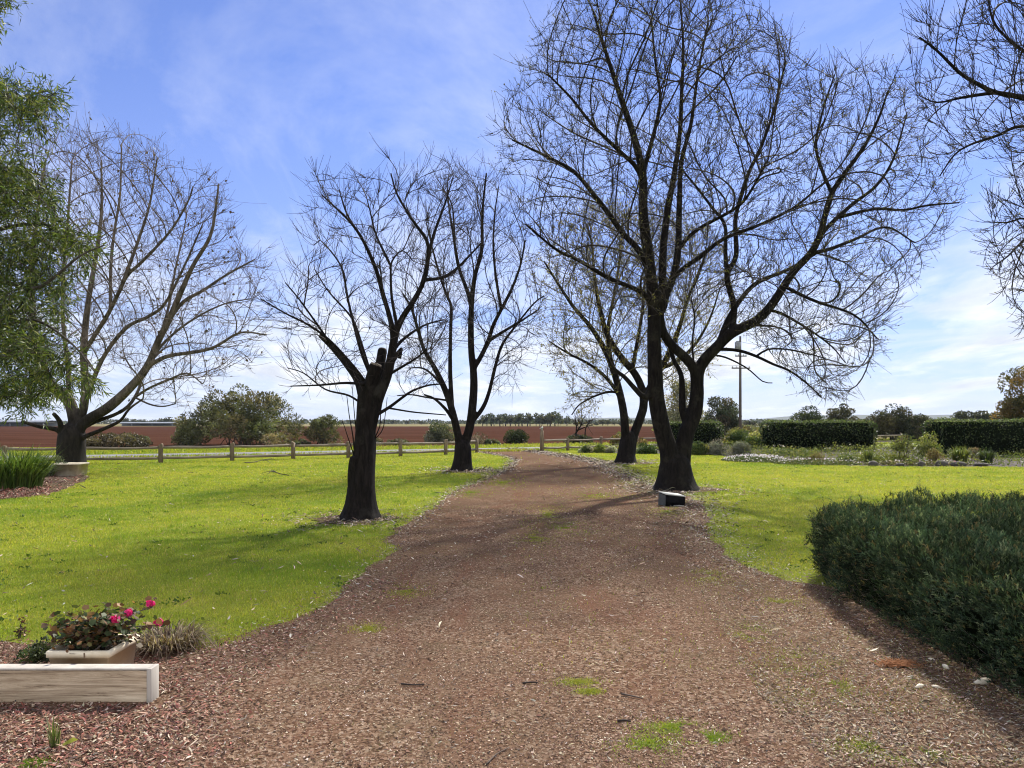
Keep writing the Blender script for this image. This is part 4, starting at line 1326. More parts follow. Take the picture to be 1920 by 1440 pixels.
# dead forked tree above it
mb = MB()
Yd = 64.0
def WD(px, py): return W(px, py, Yd)
for pts, r in (([(1080, 828), (1080, 815), (1081, 800), (1079, 788)], 0.10), ([(1080, 812), (1085, 804), (1090, 797), (1092, 786)], 0.08), ([(1083, 807), (1092, 803), (1102, 799)], 0.06), ([(1098, 828), (1097, 812), (1100, 798), (1106, 790)], 0.07)):
    P, _ = catmull([WD(*q) for q in pts], 0.3)
    tube(mb, P, np.linspace(r, 0.03, len(P)), 6)
dead = empty('dead_tree', (WD(1080, 828)[0], Yd, 0), 'small bare reddish forked dead tree standing on the road verge', 'tree')
mb.build('trunk', M['bark_dark'], dead, (WD(1080, 828)[0], Yd, 0))
mb = MB()
P0 = np.array([WD(*q) for q in ((1079, 788), (1092, 786), (1102, 799), (1106, 790), (1081, 800), (1090, 797))])
P0 = np.repeat(P0, 12, 0)
twigs(mb, P0, unit(R.normal(size=P0.shape) + np.array([0, 0, 0.4])), R.uniform(0.5, 1.1, len(P0)), np.full(len(P0), 0.02), 0.2)
mb.build('crown', M['twig_dark'], dead, (WD(1080, 828)[0], Yd, 0))

# right: behind and in the garden
shrub('gum_tree', 'grey-green gum tree just left of the power pole', 'tree', 1350, 800, 84, 736, [(0.07, 0.085, 0.05), (0.05, 0.06, 0.035), (0.12, 0.11, 0.07)], 0.17, 4200, 44, 0.8, 12, 0.5, Y=84, trunk=0.2, base_r=0.5)
shrub('olive_tree', 'pale olive thin-leaved tree seen between the double trunks', 'tree', 1278, 820, 76, 706, [(0.2, 0.19, 0.12), (0.15, 0.15, 0.09), (0.24, 0.23, 0.15)], 0.14, 3600, 40, 0.8, 12, 0.6, Y=62, trunk=0.15, base_r=0.5)
shrub('evergreen_tree', 'rounded dark evergreen tree behind the left end of the middle hedge', 'tree', 1510, 806, 85, 758, DARKG + [(0.07, 0.065, 0.035)], 0.2, 3400, 36, 0.9, 6, 0.7, 0.4, Y=90, trunk=0.05)
shrub('open_tree', 'small open-crowned tree with clumped dark leaves above the middle hedge', 'tree', 1578, 806, 62, 749, [(0.05, 0.055, 0.03), (0.035, 0.04, 0.022), (0.08, 0.075, 0.045)], 0.16, 1700, 22, 0.5, 10, 0.4, Y=85, trunk=0.35, base_r=0.15)
shrub('evergreen_tree', 'broad dark brownish tree filling the gap between the two right hedges', 'tree', 1672, 812, 108, 752, [(0.065, 0.06, 0.03), (0.045, 0.045, 0.022), (0.085, 0.075, 0.04), (0.035, 0.04, 0.02)], 0.17, 6000, 50, 0.8, 8, 0.6, 0.4, Y=72, trunk=0.02)
shrub('evergreen_tree', 'lower dark tree leaning right against the broad brownish tree', 'tree', 1728, 812, 72, 768, [(0.05, 0.055, 0.028), (0.07, 0.065, 0.035), (0.03, 0.038, 0.02)], 0.16, 3400, 34, 0.7, 6, 0.6, 0.4, Y=70, trunk=0.02)
for (x, wpx, top, lb) in ((1808, 46, 765, 'dark rounded tree at the left end of the far row over the right hedge'), (1842, 36, 767, 'second dark tree in the far row over the right hedge'),
                          (1872, 44, 769, 'low dark tree near the right end of the far row over the right hedge')):
    shrub('evergreen_tree', lb, 'tree', x, 806, wpx, top, [(0.055, 0.065, 0.04), (0.04, 0.048, 0.03), (0.075, 0.075, 0.05)], 0.3, 1800, 22, 1.0, 5, 0.5, Y=120, trunk=0.05, group='far trees over the right hedge')
shrub('autumn_tree', 'leafy tree turning golden brown at the right picture edge', 'tree', 1925, 840, 128, 682, [(0.2, 0.135, 0.045), (0.14, 0.105, 0.04), (0.10, 0.10, 0.035), (0.26, 0.17, 0.05), (0.07, 0.075, 0.03)], 0.11, 5200, 44, 0.6, 14, 0.5, Y=46, trunk=0.25, base_r=0.2)


def hedge(name, label, x0, x1, y0, y1, z1, leaf, n, cols, rnd=0.25, mat='leaf', group=None, lumpy=0.085):
    cx, cy = (x0 + x1) / 2, (y0 + y1) / 2
    hx, hy, hz = (x1 - x0) / 2, (y1 - y0) / 2, z1 / 2
    root = empty(name, (cx, cy, 0), label, 'hedge', group)
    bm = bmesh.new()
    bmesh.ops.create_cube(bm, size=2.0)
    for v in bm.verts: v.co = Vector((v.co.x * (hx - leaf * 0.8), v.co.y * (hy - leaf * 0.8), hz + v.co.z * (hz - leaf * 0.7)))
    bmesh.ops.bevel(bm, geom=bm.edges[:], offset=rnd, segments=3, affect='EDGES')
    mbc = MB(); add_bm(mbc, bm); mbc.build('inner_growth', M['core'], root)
    ar = np.array([hy * hz, hy * hz, hx * hz, hx * hz, hx * hy])
    f = R.choice(5, n, p=ar / ar.sum())
    u, v = R.uniform(-1, 1, n), R.uniform(-1, 1, n)
    nrm = np.array([[-1, 0, 0], [1, 0, 0], [0, -1, 0], [0, 1, 0], [0, 0, 1.0]])[f]
    p = np.where((f < 2)[:, None], np.stack([nrm[:, 0], u, v], 1), np.where((f < 4)[:, None], np.stack([u, nrm[:, 1], v], 1), np.stack([u, v, np.ones(n)], 1)))
    p = p * np.array([hx, hy, hz])
    # round the corners
    inner = np.array([hx, hy, hz]) - rnd
    q = np.clip(p, -inner, inner)
    dlt = p - q
    ln = np.linalg.norm(dlt, axis=1, keepdims=True)
    p = q + dlt / np.maximum(ln, 1e-6) * np.minimum(ln, rnd)
    nn = unit(dlt + 1e-6 * nrm)
    wob = fbm(p[:, 0] * 1.0 + p[:, 1] + 50, p[:, 2] * 1.3 + p[:, 1] * 0.7 + 50, 1.6) * lumpy * 2
    p = p + nn * (wob + R.normal(size=n) * leaf * 0.3)[:, None] + np.array([0, 0, hz])
    p[:, 2] = np.maximum(p[:, 2], 0.03)
    mb = MB()
    cc = cmix(n, cols, 0.3)
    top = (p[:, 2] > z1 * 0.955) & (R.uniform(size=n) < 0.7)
    cc[top] = cmix(int(top.sum()), [(0.15, 0.19, 0.075), (0.10, 0.135, 0.05)], 0.25)  # sunlit top edge painted in as lighter leaf colours
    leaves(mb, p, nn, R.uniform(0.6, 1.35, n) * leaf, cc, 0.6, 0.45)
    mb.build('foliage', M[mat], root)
    return root


HG = [(0.035, 0.058, 0.022), (0.055, 0.08, 0.03), (0.022, 0.034, 0.015), (0.10, 0.13, 0.05)]
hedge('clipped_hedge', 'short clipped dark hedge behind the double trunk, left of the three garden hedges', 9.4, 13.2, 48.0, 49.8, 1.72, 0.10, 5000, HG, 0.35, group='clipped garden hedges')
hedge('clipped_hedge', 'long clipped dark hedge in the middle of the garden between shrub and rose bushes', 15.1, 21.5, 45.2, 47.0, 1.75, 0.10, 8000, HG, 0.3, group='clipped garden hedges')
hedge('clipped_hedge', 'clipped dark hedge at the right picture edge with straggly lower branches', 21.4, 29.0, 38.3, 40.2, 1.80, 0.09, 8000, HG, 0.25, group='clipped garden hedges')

# foreground juniper hedge
def juniper():
    z1 = 0.73
    ctl = np.array([(9.6, 10.5), (7.2, 10.35), (5.5, 10.2), (4.3, 9.5), (3.5, 8.7), (3.2, 7.9), (3.1, 6.8), (3.04, 5.4), (3.04, 4.0), (3.1, 2.6), (4.2, 2.2), (7, 2.1), (9.6, 2.1)])
    ol, _ = catmull(np.concatenate([ctl, ctl[:1]]), 0.08)
    ol = ol[:, :2] if ol.shape[1] > 2 else ol
    cx, cy = 6.0, 6.2
    root = empty('juniper_hedge', (cx, cy, 0), 'low broad juniper hedge in the right foreground beside the drive', 'hedge')
    tng = unit(np.roll(ol, -1, 0) - np.roll(ol, 1, 0))
    on = np.stack([tng[:, 1], -tng[:, 0]], 1)
    ctr = ol.mean(0)
    on *= np.sign(((ol - ctr) * on).sum(1, keepdims=True) + 1e-9)
    # dark inner growth: the same outline, set in
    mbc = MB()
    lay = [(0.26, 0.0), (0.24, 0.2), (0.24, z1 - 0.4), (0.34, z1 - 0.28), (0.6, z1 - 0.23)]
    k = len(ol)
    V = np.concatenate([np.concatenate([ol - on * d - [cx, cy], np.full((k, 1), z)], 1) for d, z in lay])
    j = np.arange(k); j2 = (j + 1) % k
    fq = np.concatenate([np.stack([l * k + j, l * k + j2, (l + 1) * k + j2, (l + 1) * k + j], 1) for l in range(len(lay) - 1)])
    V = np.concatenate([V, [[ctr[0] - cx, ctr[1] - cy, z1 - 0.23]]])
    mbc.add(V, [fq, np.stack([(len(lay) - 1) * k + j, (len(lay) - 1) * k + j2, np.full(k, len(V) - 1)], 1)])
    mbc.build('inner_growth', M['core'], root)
    # side shoots
    ns, ntp = 26000, 48000
    ii = R.choice(k, ns, p=(lambda w_: w_ / w_.sum())(np.where((ol[:, 0] < 5.2) | (ol[:, 1] > 9), 1.0, 0.12)))
    z = R.uniform(0.02, 1.0, ns) * z1
    ins = np.clip(z - (z1 - 0.16), 0, 1) ** 2 / 0.16 + np.clip(0.14 - z, 0, 1) * 0.5
    ps = np.concatenate([ol[ii] + R.normal(size=(ns, 2)) * 0.03 - on[ii] * ins[:, None], z[:, None]], 1)
    tz = np.clip((z - (z1 - 0.2)) / 0.2, 0, 1)
    nsn = unit(np.concatenate([on[ii] * (1 - 0.6 * tz[:, None]), tz[:, None]], 1))
    pt = R.uniform((3.1, 3.0), (9.0, 10.5), (ntp, 2)); pt = pt[inpoly(pt[:, 0], pt[:, 1], ol)]
    pt = np.concatenate([pt, np.full((len(pt), 1), z1)], 1)
    nt_ = np.tile(np.array([[0, 0, 1.0]]), (len(pt), 1))
    p = np.concatenate([ps, pt]) - [cx, cy, 0]; nn = np.concatenate([nsn, nt_])
    n = len(p)
    s1 = p[:, 0] + p[:, 2] * 1.3; s2 = p[:, 1] + p[:, 2] * 0.6
    wob = fbm(s1 + 20, s2 + 30, 1.9) * 0.17 + fbm(s1 + 60, s2 + 10, 4.5) * 0.08
    dep = np.abs(R.normal(size=n)) * 0.06
    p = p + nn * (wob - dep)[:, None]
    kk = p[:, 2] > 0.03
    p, nn, wob, s1, s2 = p[kk], nn[kk], wob[kk], s1[kk], s2[kk]
    n = len(p)
    shoot = unit(nn * 0.55 + np.array([0, 0, 0.55]) + R.normal(size=(n, 3)) * 0.35)
    L = R.gamma(7, 0.0088, n) * (1 + 0.5 * (R.uniform(size=n) < 0.06) * (nn[:, 2] > 0.5))
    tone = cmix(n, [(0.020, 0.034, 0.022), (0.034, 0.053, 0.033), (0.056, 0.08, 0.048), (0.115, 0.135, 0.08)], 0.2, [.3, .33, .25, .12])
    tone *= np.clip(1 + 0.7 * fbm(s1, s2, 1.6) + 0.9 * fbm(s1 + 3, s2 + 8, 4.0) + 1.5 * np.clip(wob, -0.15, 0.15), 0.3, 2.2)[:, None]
    brown = R.uniform(size=n) < 0.05
    tone[brown] = np.array([0.13, 0.10, 0.05])
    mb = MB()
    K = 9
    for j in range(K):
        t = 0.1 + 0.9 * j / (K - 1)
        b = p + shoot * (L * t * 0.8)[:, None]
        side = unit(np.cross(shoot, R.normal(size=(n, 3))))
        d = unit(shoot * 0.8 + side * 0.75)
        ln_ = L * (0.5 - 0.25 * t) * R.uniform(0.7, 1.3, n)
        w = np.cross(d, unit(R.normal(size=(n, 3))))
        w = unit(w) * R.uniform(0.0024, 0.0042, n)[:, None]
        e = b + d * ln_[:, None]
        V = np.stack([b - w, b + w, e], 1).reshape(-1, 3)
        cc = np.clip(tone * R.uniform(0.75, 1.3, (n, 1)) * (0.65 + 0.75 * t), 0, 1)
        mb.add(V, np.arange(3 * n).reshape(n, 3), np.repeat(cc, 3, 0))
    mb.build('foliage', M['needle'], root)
    # dry stems near the foot
    mb = MB()
    m = 320
    b = np.stack([3.42 - cx + R.normal(size=m) * 0.06, R.uniform(3, 8.2, m) - cy, R.uniform(0.0, 0.25, m)], 1)
    twigs(mb, b, unit(np.stack([-R.uniform(0.3, 1, m), R.normal(size=m) * 0.6, R.normal(size=m) * 0.5 + 0.2], 1)), R.uniform(0.1, 0.28, m), np.full(m, 0.003), 0.1)
    tag(mb.build('dry_twigs', M['twig_plane'], root), kind='stuff')


juniper()

# ------------------------------------------------------------------ garden plants
def clump(name, label, cat, px, py, wpx, toppy, n, cols, width=0.02, droop=0.5, Y=None, group=None, mat='leaf', spread=0.35, base_f=0.35):
    """strap-leaved clump"""
    if Y is None: Y = H * F / (py - HY)
    X = (px - 960) / F * Y
    w = wpx / F * Y; h = H - (toppy - HY) / F * Y
    th = R.uniform(0, 6.283, n)
    rb = np.sqrt(R.uniform(0, 1, n)) * w * 0.5 * base_f
    b = np.stack([rb * np.cos(th), rb * np.sin(th), np.zeros(n)], 1)
    th2 = th + R.normal(size=n) * 0.7
    out = R.uniform(0.1, 1, n) * w * spread
    hh = h * R.uniform(0.55, 1.05, n)
    d = np.stack([np.cos(th2), np.sin(th2), np.zeros(n)], 1)
    s = np.stack([-np.sin(th2), np.cos(th2), np.zeros(n)], 1) * (R.uniform(0.6, 1.2, n) * width * 0.5)[:, None]
    ts = [0, 0.35, 0.7, 1.0]; ws = [0.9, 1, 0.75, 0.06]
    V = []
    for t, ww in zip(ts, ws):
        z = hh * (1.15 * t - droop * t ** 2.6 * R.uniform(0.2, 1.2, n))
        c = b + d * (out * t ** 1.7)[:, None]
        c = c + np.array([0, 0, 1.0]) * np.maximum(z, 0.01)[:, None]
        V += [c - s * ww, c + s * ww]
    V = np.stack(V, 1).reshape(-1, 3)
    i = np.arange(n)[:, None] * 8
    o = MB().add(V, [i + np.array([q]) for q in ([0, 1, 3, 2], [2, 3, 5, 4], [4, 5, 7, 6])], np.repeat(cmix(n, cols, 0.22), 8, 0)).build(name, M[mat])
    o.location = (X, Y, 0)
    return tag(o, label, cat, group)


YG = [(0.16, 0.19, 0.045), (0.12, 0.15, 0.04), (0.21, 0.22, 0.06)]
GRN = [(0.07, 0.11, 0.03), (0.05, 0.085, 0.025), (0.1, 0.14, 0.04)]
LAV = [(0.13, 0.14, 0.125), (0.18, 0.18, 0.17), (0.09, 0.10, 0.08), (0.2, 0.19, 0.2)]
shrub('lavender_bush', 'grey spiky lavender bush, the farther of two by the white flowers', 'shrub', 1345, 853, 58, 822, LAV, 0.10, 2600, 26, 0.3, 6, 0.85, 0.2)
shrub('lavender_bush', 'grey spiky lavender bush touching the left end of the white flowers', 'shrub', 1386, 858, 52, 822, LAV, 0.09, 2600, 26, 0.28, 6, 0.85, 0.2)
shrub('round_shrub', 'rounded yellow-green shrub below the power pole', 'shrub', 1384, 840, 56, 796, YG + GRN, 0.09, 3000, 28, 0.38, 6, 0.5)
shrub('round_shrub', 'looser yellow-green shrub between the round shrub and the middle hedge', 'shrub', 1415, 842, 40, 808, YG + GRN, 0.09, 1700, 20, 0.35, 6, 0.4)
shrub('variegated_shrub', 'yellow and cream leaved shrub right behind the budding tree trunk', 'shrub', 1163, 840, 38, 796, [(0.3, 0.24, 0.09), (0.24, 0.2, 0.08), (0.12, 0.13, 0.05), (0.34, 0.22, 0.08)], 0.10, 1700, 22, 0.4, 5, 0.4, Y=51)
shrub('variegated_shrub', 'small orange-yellow shrub in the gap between budding tree and double trunk', 'shrub', 1203, 842, 20, 816, [(0.34, 0.24, 0.09), (0.25, 0.2, 0.08), (0.12, 0.13, 0.05)], 0.09, 700, 12, 0.25, 4, 0.4, Y=49)
shrub('low_bush', 'low green bush with white flecks between the budding tree and double trunk', 'shrub', 1212, 851, 44, 829, GRN + [(0.16, 0.18, 0.09)], 0.08, 1800, 20, 0.28, 4, 0.4)
shrub('low_bush', 'green low bush just right of the double trunk foot', 'shrub', 1308, 853, 40, 826, GRN + YG, 0.08, 1800, 20, 0.28, 4, 0.4)
shrub('low_bush', 'low pale variegated bush at the left end of the garden bed', 'shrub', 1100, 849, 30, 835, [(0.2, 0.22, 0.12), (0.3, 0.31, 0.2), (0.1, 0.13, 0.05)], 0.08, 1200, 14, 0.22, 3, 0.4)
shrub('low_bush', 'yellow-green low bush under the second fence post right of the gap', 'shrub', 1122, 849, 26, 832, YG, 0.08, 1100, 14, 0.22, 3, 0.4)
shrub('low_bush', 'low white-flecked bush touching the budding tree trunk on its left', 'shrub', 1147, 849.5, 30, 833, [(0.2, 0.22, 0.13), (0.36, 0.36, 0.28), (0.1, 0.13, 0.05)], 0.08, 1200, 14, 0.22, 3, 0.4)


def flower_patch(name, label, px0, px1, py, Yd, h, n, m, fc, cols):
    Y = H * F / (py - HY)
    xa, xb = (px0 - 960) / F * Y, (px1 - 960) / F * Y
    cx = (xa + xb) / 2
    root = empty(name, (cx, Y + Yd / 2, 0), label, 'flowers')
    u = np.sqrt(R.uniform(0, 1, n)); t = R.uniform(0, 6.283, n)
    x = u * np.cos(t) * (xb - xa) / 2; y = u * np.sin(t) * Yd / 2
    z = h * (1 - u ** 3 * 0.8) * R.uniform(0.3, 1, n) * (0.75 + 0.5 * fbm(x + 3, y + 3, 1.5))
    mb = MB(); leaves(mb, np.stack([x, y, np.maximum(z, 0.02)], 1), np.array([0, 0, 1.0]), R.uniform(0.05, 0.12, n), cmix(n, cols, 0.25), 0.45, 0.35)
    mb.build('foliage', M['leaf'], root)
    u = np.sqrt(R.uniform(0, 1, m)); t = R.uniform(0, 6.283, m)
    x = u * np.cos(t) * (xb - xa) / 2; y = u * np.sin(t) * Yd / 2
    z = h * (1 - u ** 3 * 0.75) * R.uniform(0.85, 1.15, m)
    a_ = np.linspace(0, 2 * np.pi, 6, endpoint=False)
    r = R.uniform(0.02, 0.036, m)
    nrm = unit(R.normal(size=(m, 3)) * 0.5 + np.array([0, -0.2, 0.9])); s = unit(np.cross(nrm, R.normal(size=(m, 3)))); q = np.cross(nrm, s)
    c = np.stack([x, y, z], 1)
    V = c[:, None] + (s[:, None] * np.cos(a_)[None, :, None] + q[:, None] * np.sin(a_)[None, :, None]) * r[:, None, None]
    MB().add(V.reshape(-1, 3), np.arange(6 * m).reshape(m, 6), np.repeat(cmix(m, fc, 0.1), 6, 0)).build('blossom', M['petal'], root)
    return root


flower_patch('daisy_patch', 'low carpet of white daisies at the rounded lawn edge of the garden', 1374, 1505, 868, 3.2, 0.27, 8000, 420, [(0.72, 0.72, 0.68)], GRN + GREYGREEN)
flower_patch('groundcover', 'dull green groundcover with few white flowers right of the white daisies', 1470, 1640, 873, 2.4, 0.22, 5000, 130, [(0.7, 0.7, 0.66)], GRN + OLIVE)
flower_patch('groundcover', 'bright yellow-green groundcover in front of the middle hedge', 1450, 1560, 857, 4.0, 0.5, 6000, 10, [(0.6, 0.6, 0.5)], YG + GRN)
flower_patch('groundcover', 'low patchy groundcover along the stone edging below the right hedge', 1640, 1850, 874, 1.8, 0.2, 4500, 90, [(0.6, 0.58, 0.5), (0.5, 0.35, 0.3)], OLIVE + BROWN)
flower_patch('groundcover', 'yellow-green leafy groundcover under the leafy rose bushes', 1600, 1750, 868, 2.6, 0.42, 5200, 25, [(0.6, 0.6, 0.5)], YG)
shrub('rose_bush', 'rose bush with dark bare stems, left of two right of the middle hedge', 'shrub', 1695, 866, 46, 806, YG + [(0.12, 0.11, 0.05), (0.09, 0.11, 0.04)], 0.08, 1200, 20, 0.3, 7, 0.4, trunk=0.32, stem_mat='bark_dark', base_r=0.3)
shrub('rose_bush', 'fuller rose bush with yellow leaf tips against the right hedge', 'shrub', 1742, 866, 50, 806, YG + [(0.28, 0.22, 0.06), (0.09, 0.11, 0.04)], 0.08, 1700, 24, 0.32, 8, 0.4, trunk=0.2, stem_mat='bark_dark', base_r=0.3)
shrub('bronze_shrub', 'small bronze-leaved shrub below the fuller rose bush', 'shrub', 1752, 869, 34, 834, [(0.17, 0.11, 0.05), (0.12, 0.085, 0.04), (0.2, 0.16, 0.06)], 0.06, 1300, 16, 0.22, 5, 0.4)
shrub('bronze_shrub', 'reddish twiggy low shrub in front of the middle hedge', 'shrub', 1528, 868, 34, 844, [(0.17, 0.12, 0.06), (0.12, 0.11, 0.04), (0.16, 0.16, 0.06)], 0.06, 1000, 14, 0.2, 5, 0.4)
shrub('low_bush', 'pale dotted flowering bush in front of the right end of the middle hedge', 'shrub', 1590, 869, 34, 846, GRN + [(0.3, 0.32, 0.25)], 0.06, 1300, 16, 0.2, 4, 0.4)
clump('strappy_plant', 'arching strap-leaved plant left of the bronze and pink shrubs by the right hedge', 'plant', 1800, 869, 60, 833, 420, GRN + YG, 0.03, 0.5)
clump('strappy_plant', 'dark strap-leaved plant at the foot of the right hedge', 'plant', 1850, 870, 50, 838, 320, DARKG + GRN, 0.035, 0.5)
clump('strappy_plant', 'upright strappy tuft in front of the right end of the middle hedge', 'plant', 1628, 868, 30, 842, 240, GRN + YG, 0.03, 0.35)
shrub('bronze_shrub', 'pinkish brown shrub between the two strap-leaved plants by the right hedge', 'shrub', 1826, 864, 34, 832, [(0.18, 0.15, 0.09), (0.13, 0.13, 0.06), (0.22, 0.16, 0.11)], 0.06, 1200, 16, 0.22, 5, 0.4)

n = 60000
q = R.uniform(bed_poly.min(0), bed_poly.max(0), (n, 2))
q = q[inpoly(q[:, 0] + fbm(q[:, 0], q[:, 1], 1.5) * 0.3, q[:, 1] + fbm(q[:, 0] + 9, q[:, 1], 1.5) * 0.3, bed_poly)]
hh = np.clip(fbm(q[:, 0], q[:, 1], 0.9) + 0.35, 0, 1)
q = q[R.uniform(size=len(q)) < hh + 0.4]; hh = np.clip(fbm(q[:, 0], q[:, 1], 0.9) + 0.35, 0, 1)
ci = (fbm(q[:, 0] + 70, q[:, 1] + 20, 0.8) * 2.5 + 1.5 + R.normal(size=len(q)) * 0.5).clip(0, 3).astype(int)
pal = np.array([(0.10, 0.14, 0.035), (0.20, 0.23, 0.055), (0.14, 0.155, 0.075), (0.24, 0.21, 0.085)])
mb = MB()
leaves(mb, np.stack([q[:, 0], q[:, 1], 0.02 + (0.10 + hh * 0.5) * R.uniform(0, 1, len(q))], 1), np.array([0, 0, 1.0]), R.uniform(0.07, 0.16, len(q)), pal[ci] * R.uniform(0.6, 1.3, (len(q), 1)), 0.4, 0.4)
tag(mb.build('garden_groundcover', M['leaf']), 'mixed low green and yellowish plants covering the garden bed', 'groundcover', kind='stuff')

# edging stones
def rock_mesh(seed):
    bm = bmesh.new()
    bmesh.ops.create_icosphere(bm, subdivisions=2, radius=1.0)
    rs = np.random.default_rng(seed)
    ph = rs.uniform(0, 6.3, 9)
    for v in bm.verts:
        c = v.co
        k = 1 + 0.16 * math.sin(3 * c.x + ph[0]) + 0.14 * math.sin(4 * c.y + ph[1]) + 0.12 * math.sin(5 * c.z + ph[2] + 2 * c.x)
        v.co = c * k
    mb = MB(); add_bm(mb, bm)
    return mb


proto = rock_mesh(3).build('edging_stone', M['rock'])
tag(proto, 'dark rough stone edging the garden bed beside the lawn', 'stone', 'stones edging the garden bed')
for i, x in enumerate([1690, 1731, 1768, 1800, 1843, 1640]):
    o = proto if i == 0 else proto.copy()
    if i: C.objects.link(o)
    q = G(x, 874.5)
    o.location = (q[0], q[1] + 0.15, 0.06)
    o.scale = (R.uniform(0.14, 0.3), R.uniform(0.12, 0.2), R.uniform(0.06, 0.16))
    o.rotation_euler = (0, 0, R.uniform(-0.6, 0.6))

# ------------------------------------------------------------------ left bed: strappy clump, pot
clump('agapanthus', 'big bright green strap-leaved clump at the left edge of the lawn', 'plant', 22, 915, 130, 836, 1500, [(0.075, 0.13, 0.025), (0.10, 0.165, 0.03), (0.14, 0.2, 0.045), (0.05, 0.085, 0.02)], 0.03, 0.45, spread=0.5, base_f=0.75)
clump('agapanthus', 'darker drooping strap-leaved plant between the bright clump and the cream pot', 'plant', 86, 893, 62, 862, 260, GRN + GREYGREEN + [(0.3, 0.3, 0.24)], 0.035, 0.75, spread=0.55, base_f=0.4)


def square_pot(name, label, cx, cy, top, h, bot_f, loc_z=0.0, rz=0.0, rim=0.045, stain=True):
    root = empty(name, (cx, cy, loc_z), label, 'plant pot')
    root.rotation_euler = (0, 0, rz)
    a_ = top / 2; b_ = a_ * bot_f
    mb = MB()
    prof = [(b_, 0.0), (a_ - 0.012, h - rim), (a_, h - rim), (a_, h), (a_ - 0.022, h), (a_ - 0.03, h - 0.06)]
    V = []
    for r, z in prof:
        V += [(-r, -r, z), (r, -r, z), (r, r, z), (-r, r, z)]
    Fq = []
    for k in range(len(prof) - 1):
        for j in range(4):
            j2 = (j + 1) % 4
            Fq.append([k * 4 + j, k * 4 + j2, k * 4 + 4 + j2, k * 4 + 4 + j])
    bm = bmesh.new()
    vs = [bm.verts.new(v) for v in V]
    for q in Fq: bm.faces.new([vs[i] for i in q])
    bm.faces.new([vs[3], vs[2], vs[1], vs[0]])
    bmesh.ops.bevel(bm, geom=[e for e in bm.edges], offset=0.0035, segments=2, affect='EDGES')
    add_bm(mb, bm)
    mb.build('pot_body', M['pot'], root)
    k = len(prof) - 1
    r = prof[-1][0]
    g = np.linspace(-r, r, 14)
    X, Y_ = np.meshgrid(g, g)
    Z = h - 0.05 + fbm(X * 20, Y_ * 20) * 0.012
    n = 14
    idx = np.arange(n * n).reshape(n, n)
    fq = np.stack([idx[:-1, :-1], idx[:-1, 1:], idx[1:, 1:], idx[1:, :-1]], -1).reshape(-1, 4)
    MB().add(np.stack([X, Y_, Z], -1).reshape(-1, 3), fq).build('potting_soil', M['potsoil'], root)
    if stain:
        mb = MB()
        x = a_ * 0.22
        mb.add([(x - .006, -a_ - .001, h - .012), (x + .004, -a_ - .001, h - .01), (x + .007, -a_ - .001, h - .04), (x - .004, -a_ - .001, h - .042)], np.array([[0, 3, 2, 1]]))
        mb.build('stain', M['pot_stain'], root)
    return root


square_pot('planter', 'weathered square cream pot at the foot of the plane tree', -14.15, 24.7, 0.78, 0.40, 0.84, rz=0.12)
q = W(108, 872, 24.55)
shrub('potted_plant', 'sparse white-flowering plant growing in the weathered far pot', 'plant', 110, 872, 22, 846, GREYGREEN + [(0.5, 0.5, 0.46)], 0.07, 420, 10, 0.14, 5, 0.4, Y=24.5)

# near square planter with geraniums
PX, PY, PW, PH_ = -2.80, 5.16, 0.41, 0.225
square_pot('planter', 'square cream planter behind the white-topped timber edging', PX, PY, PW, PH_, 0.84)


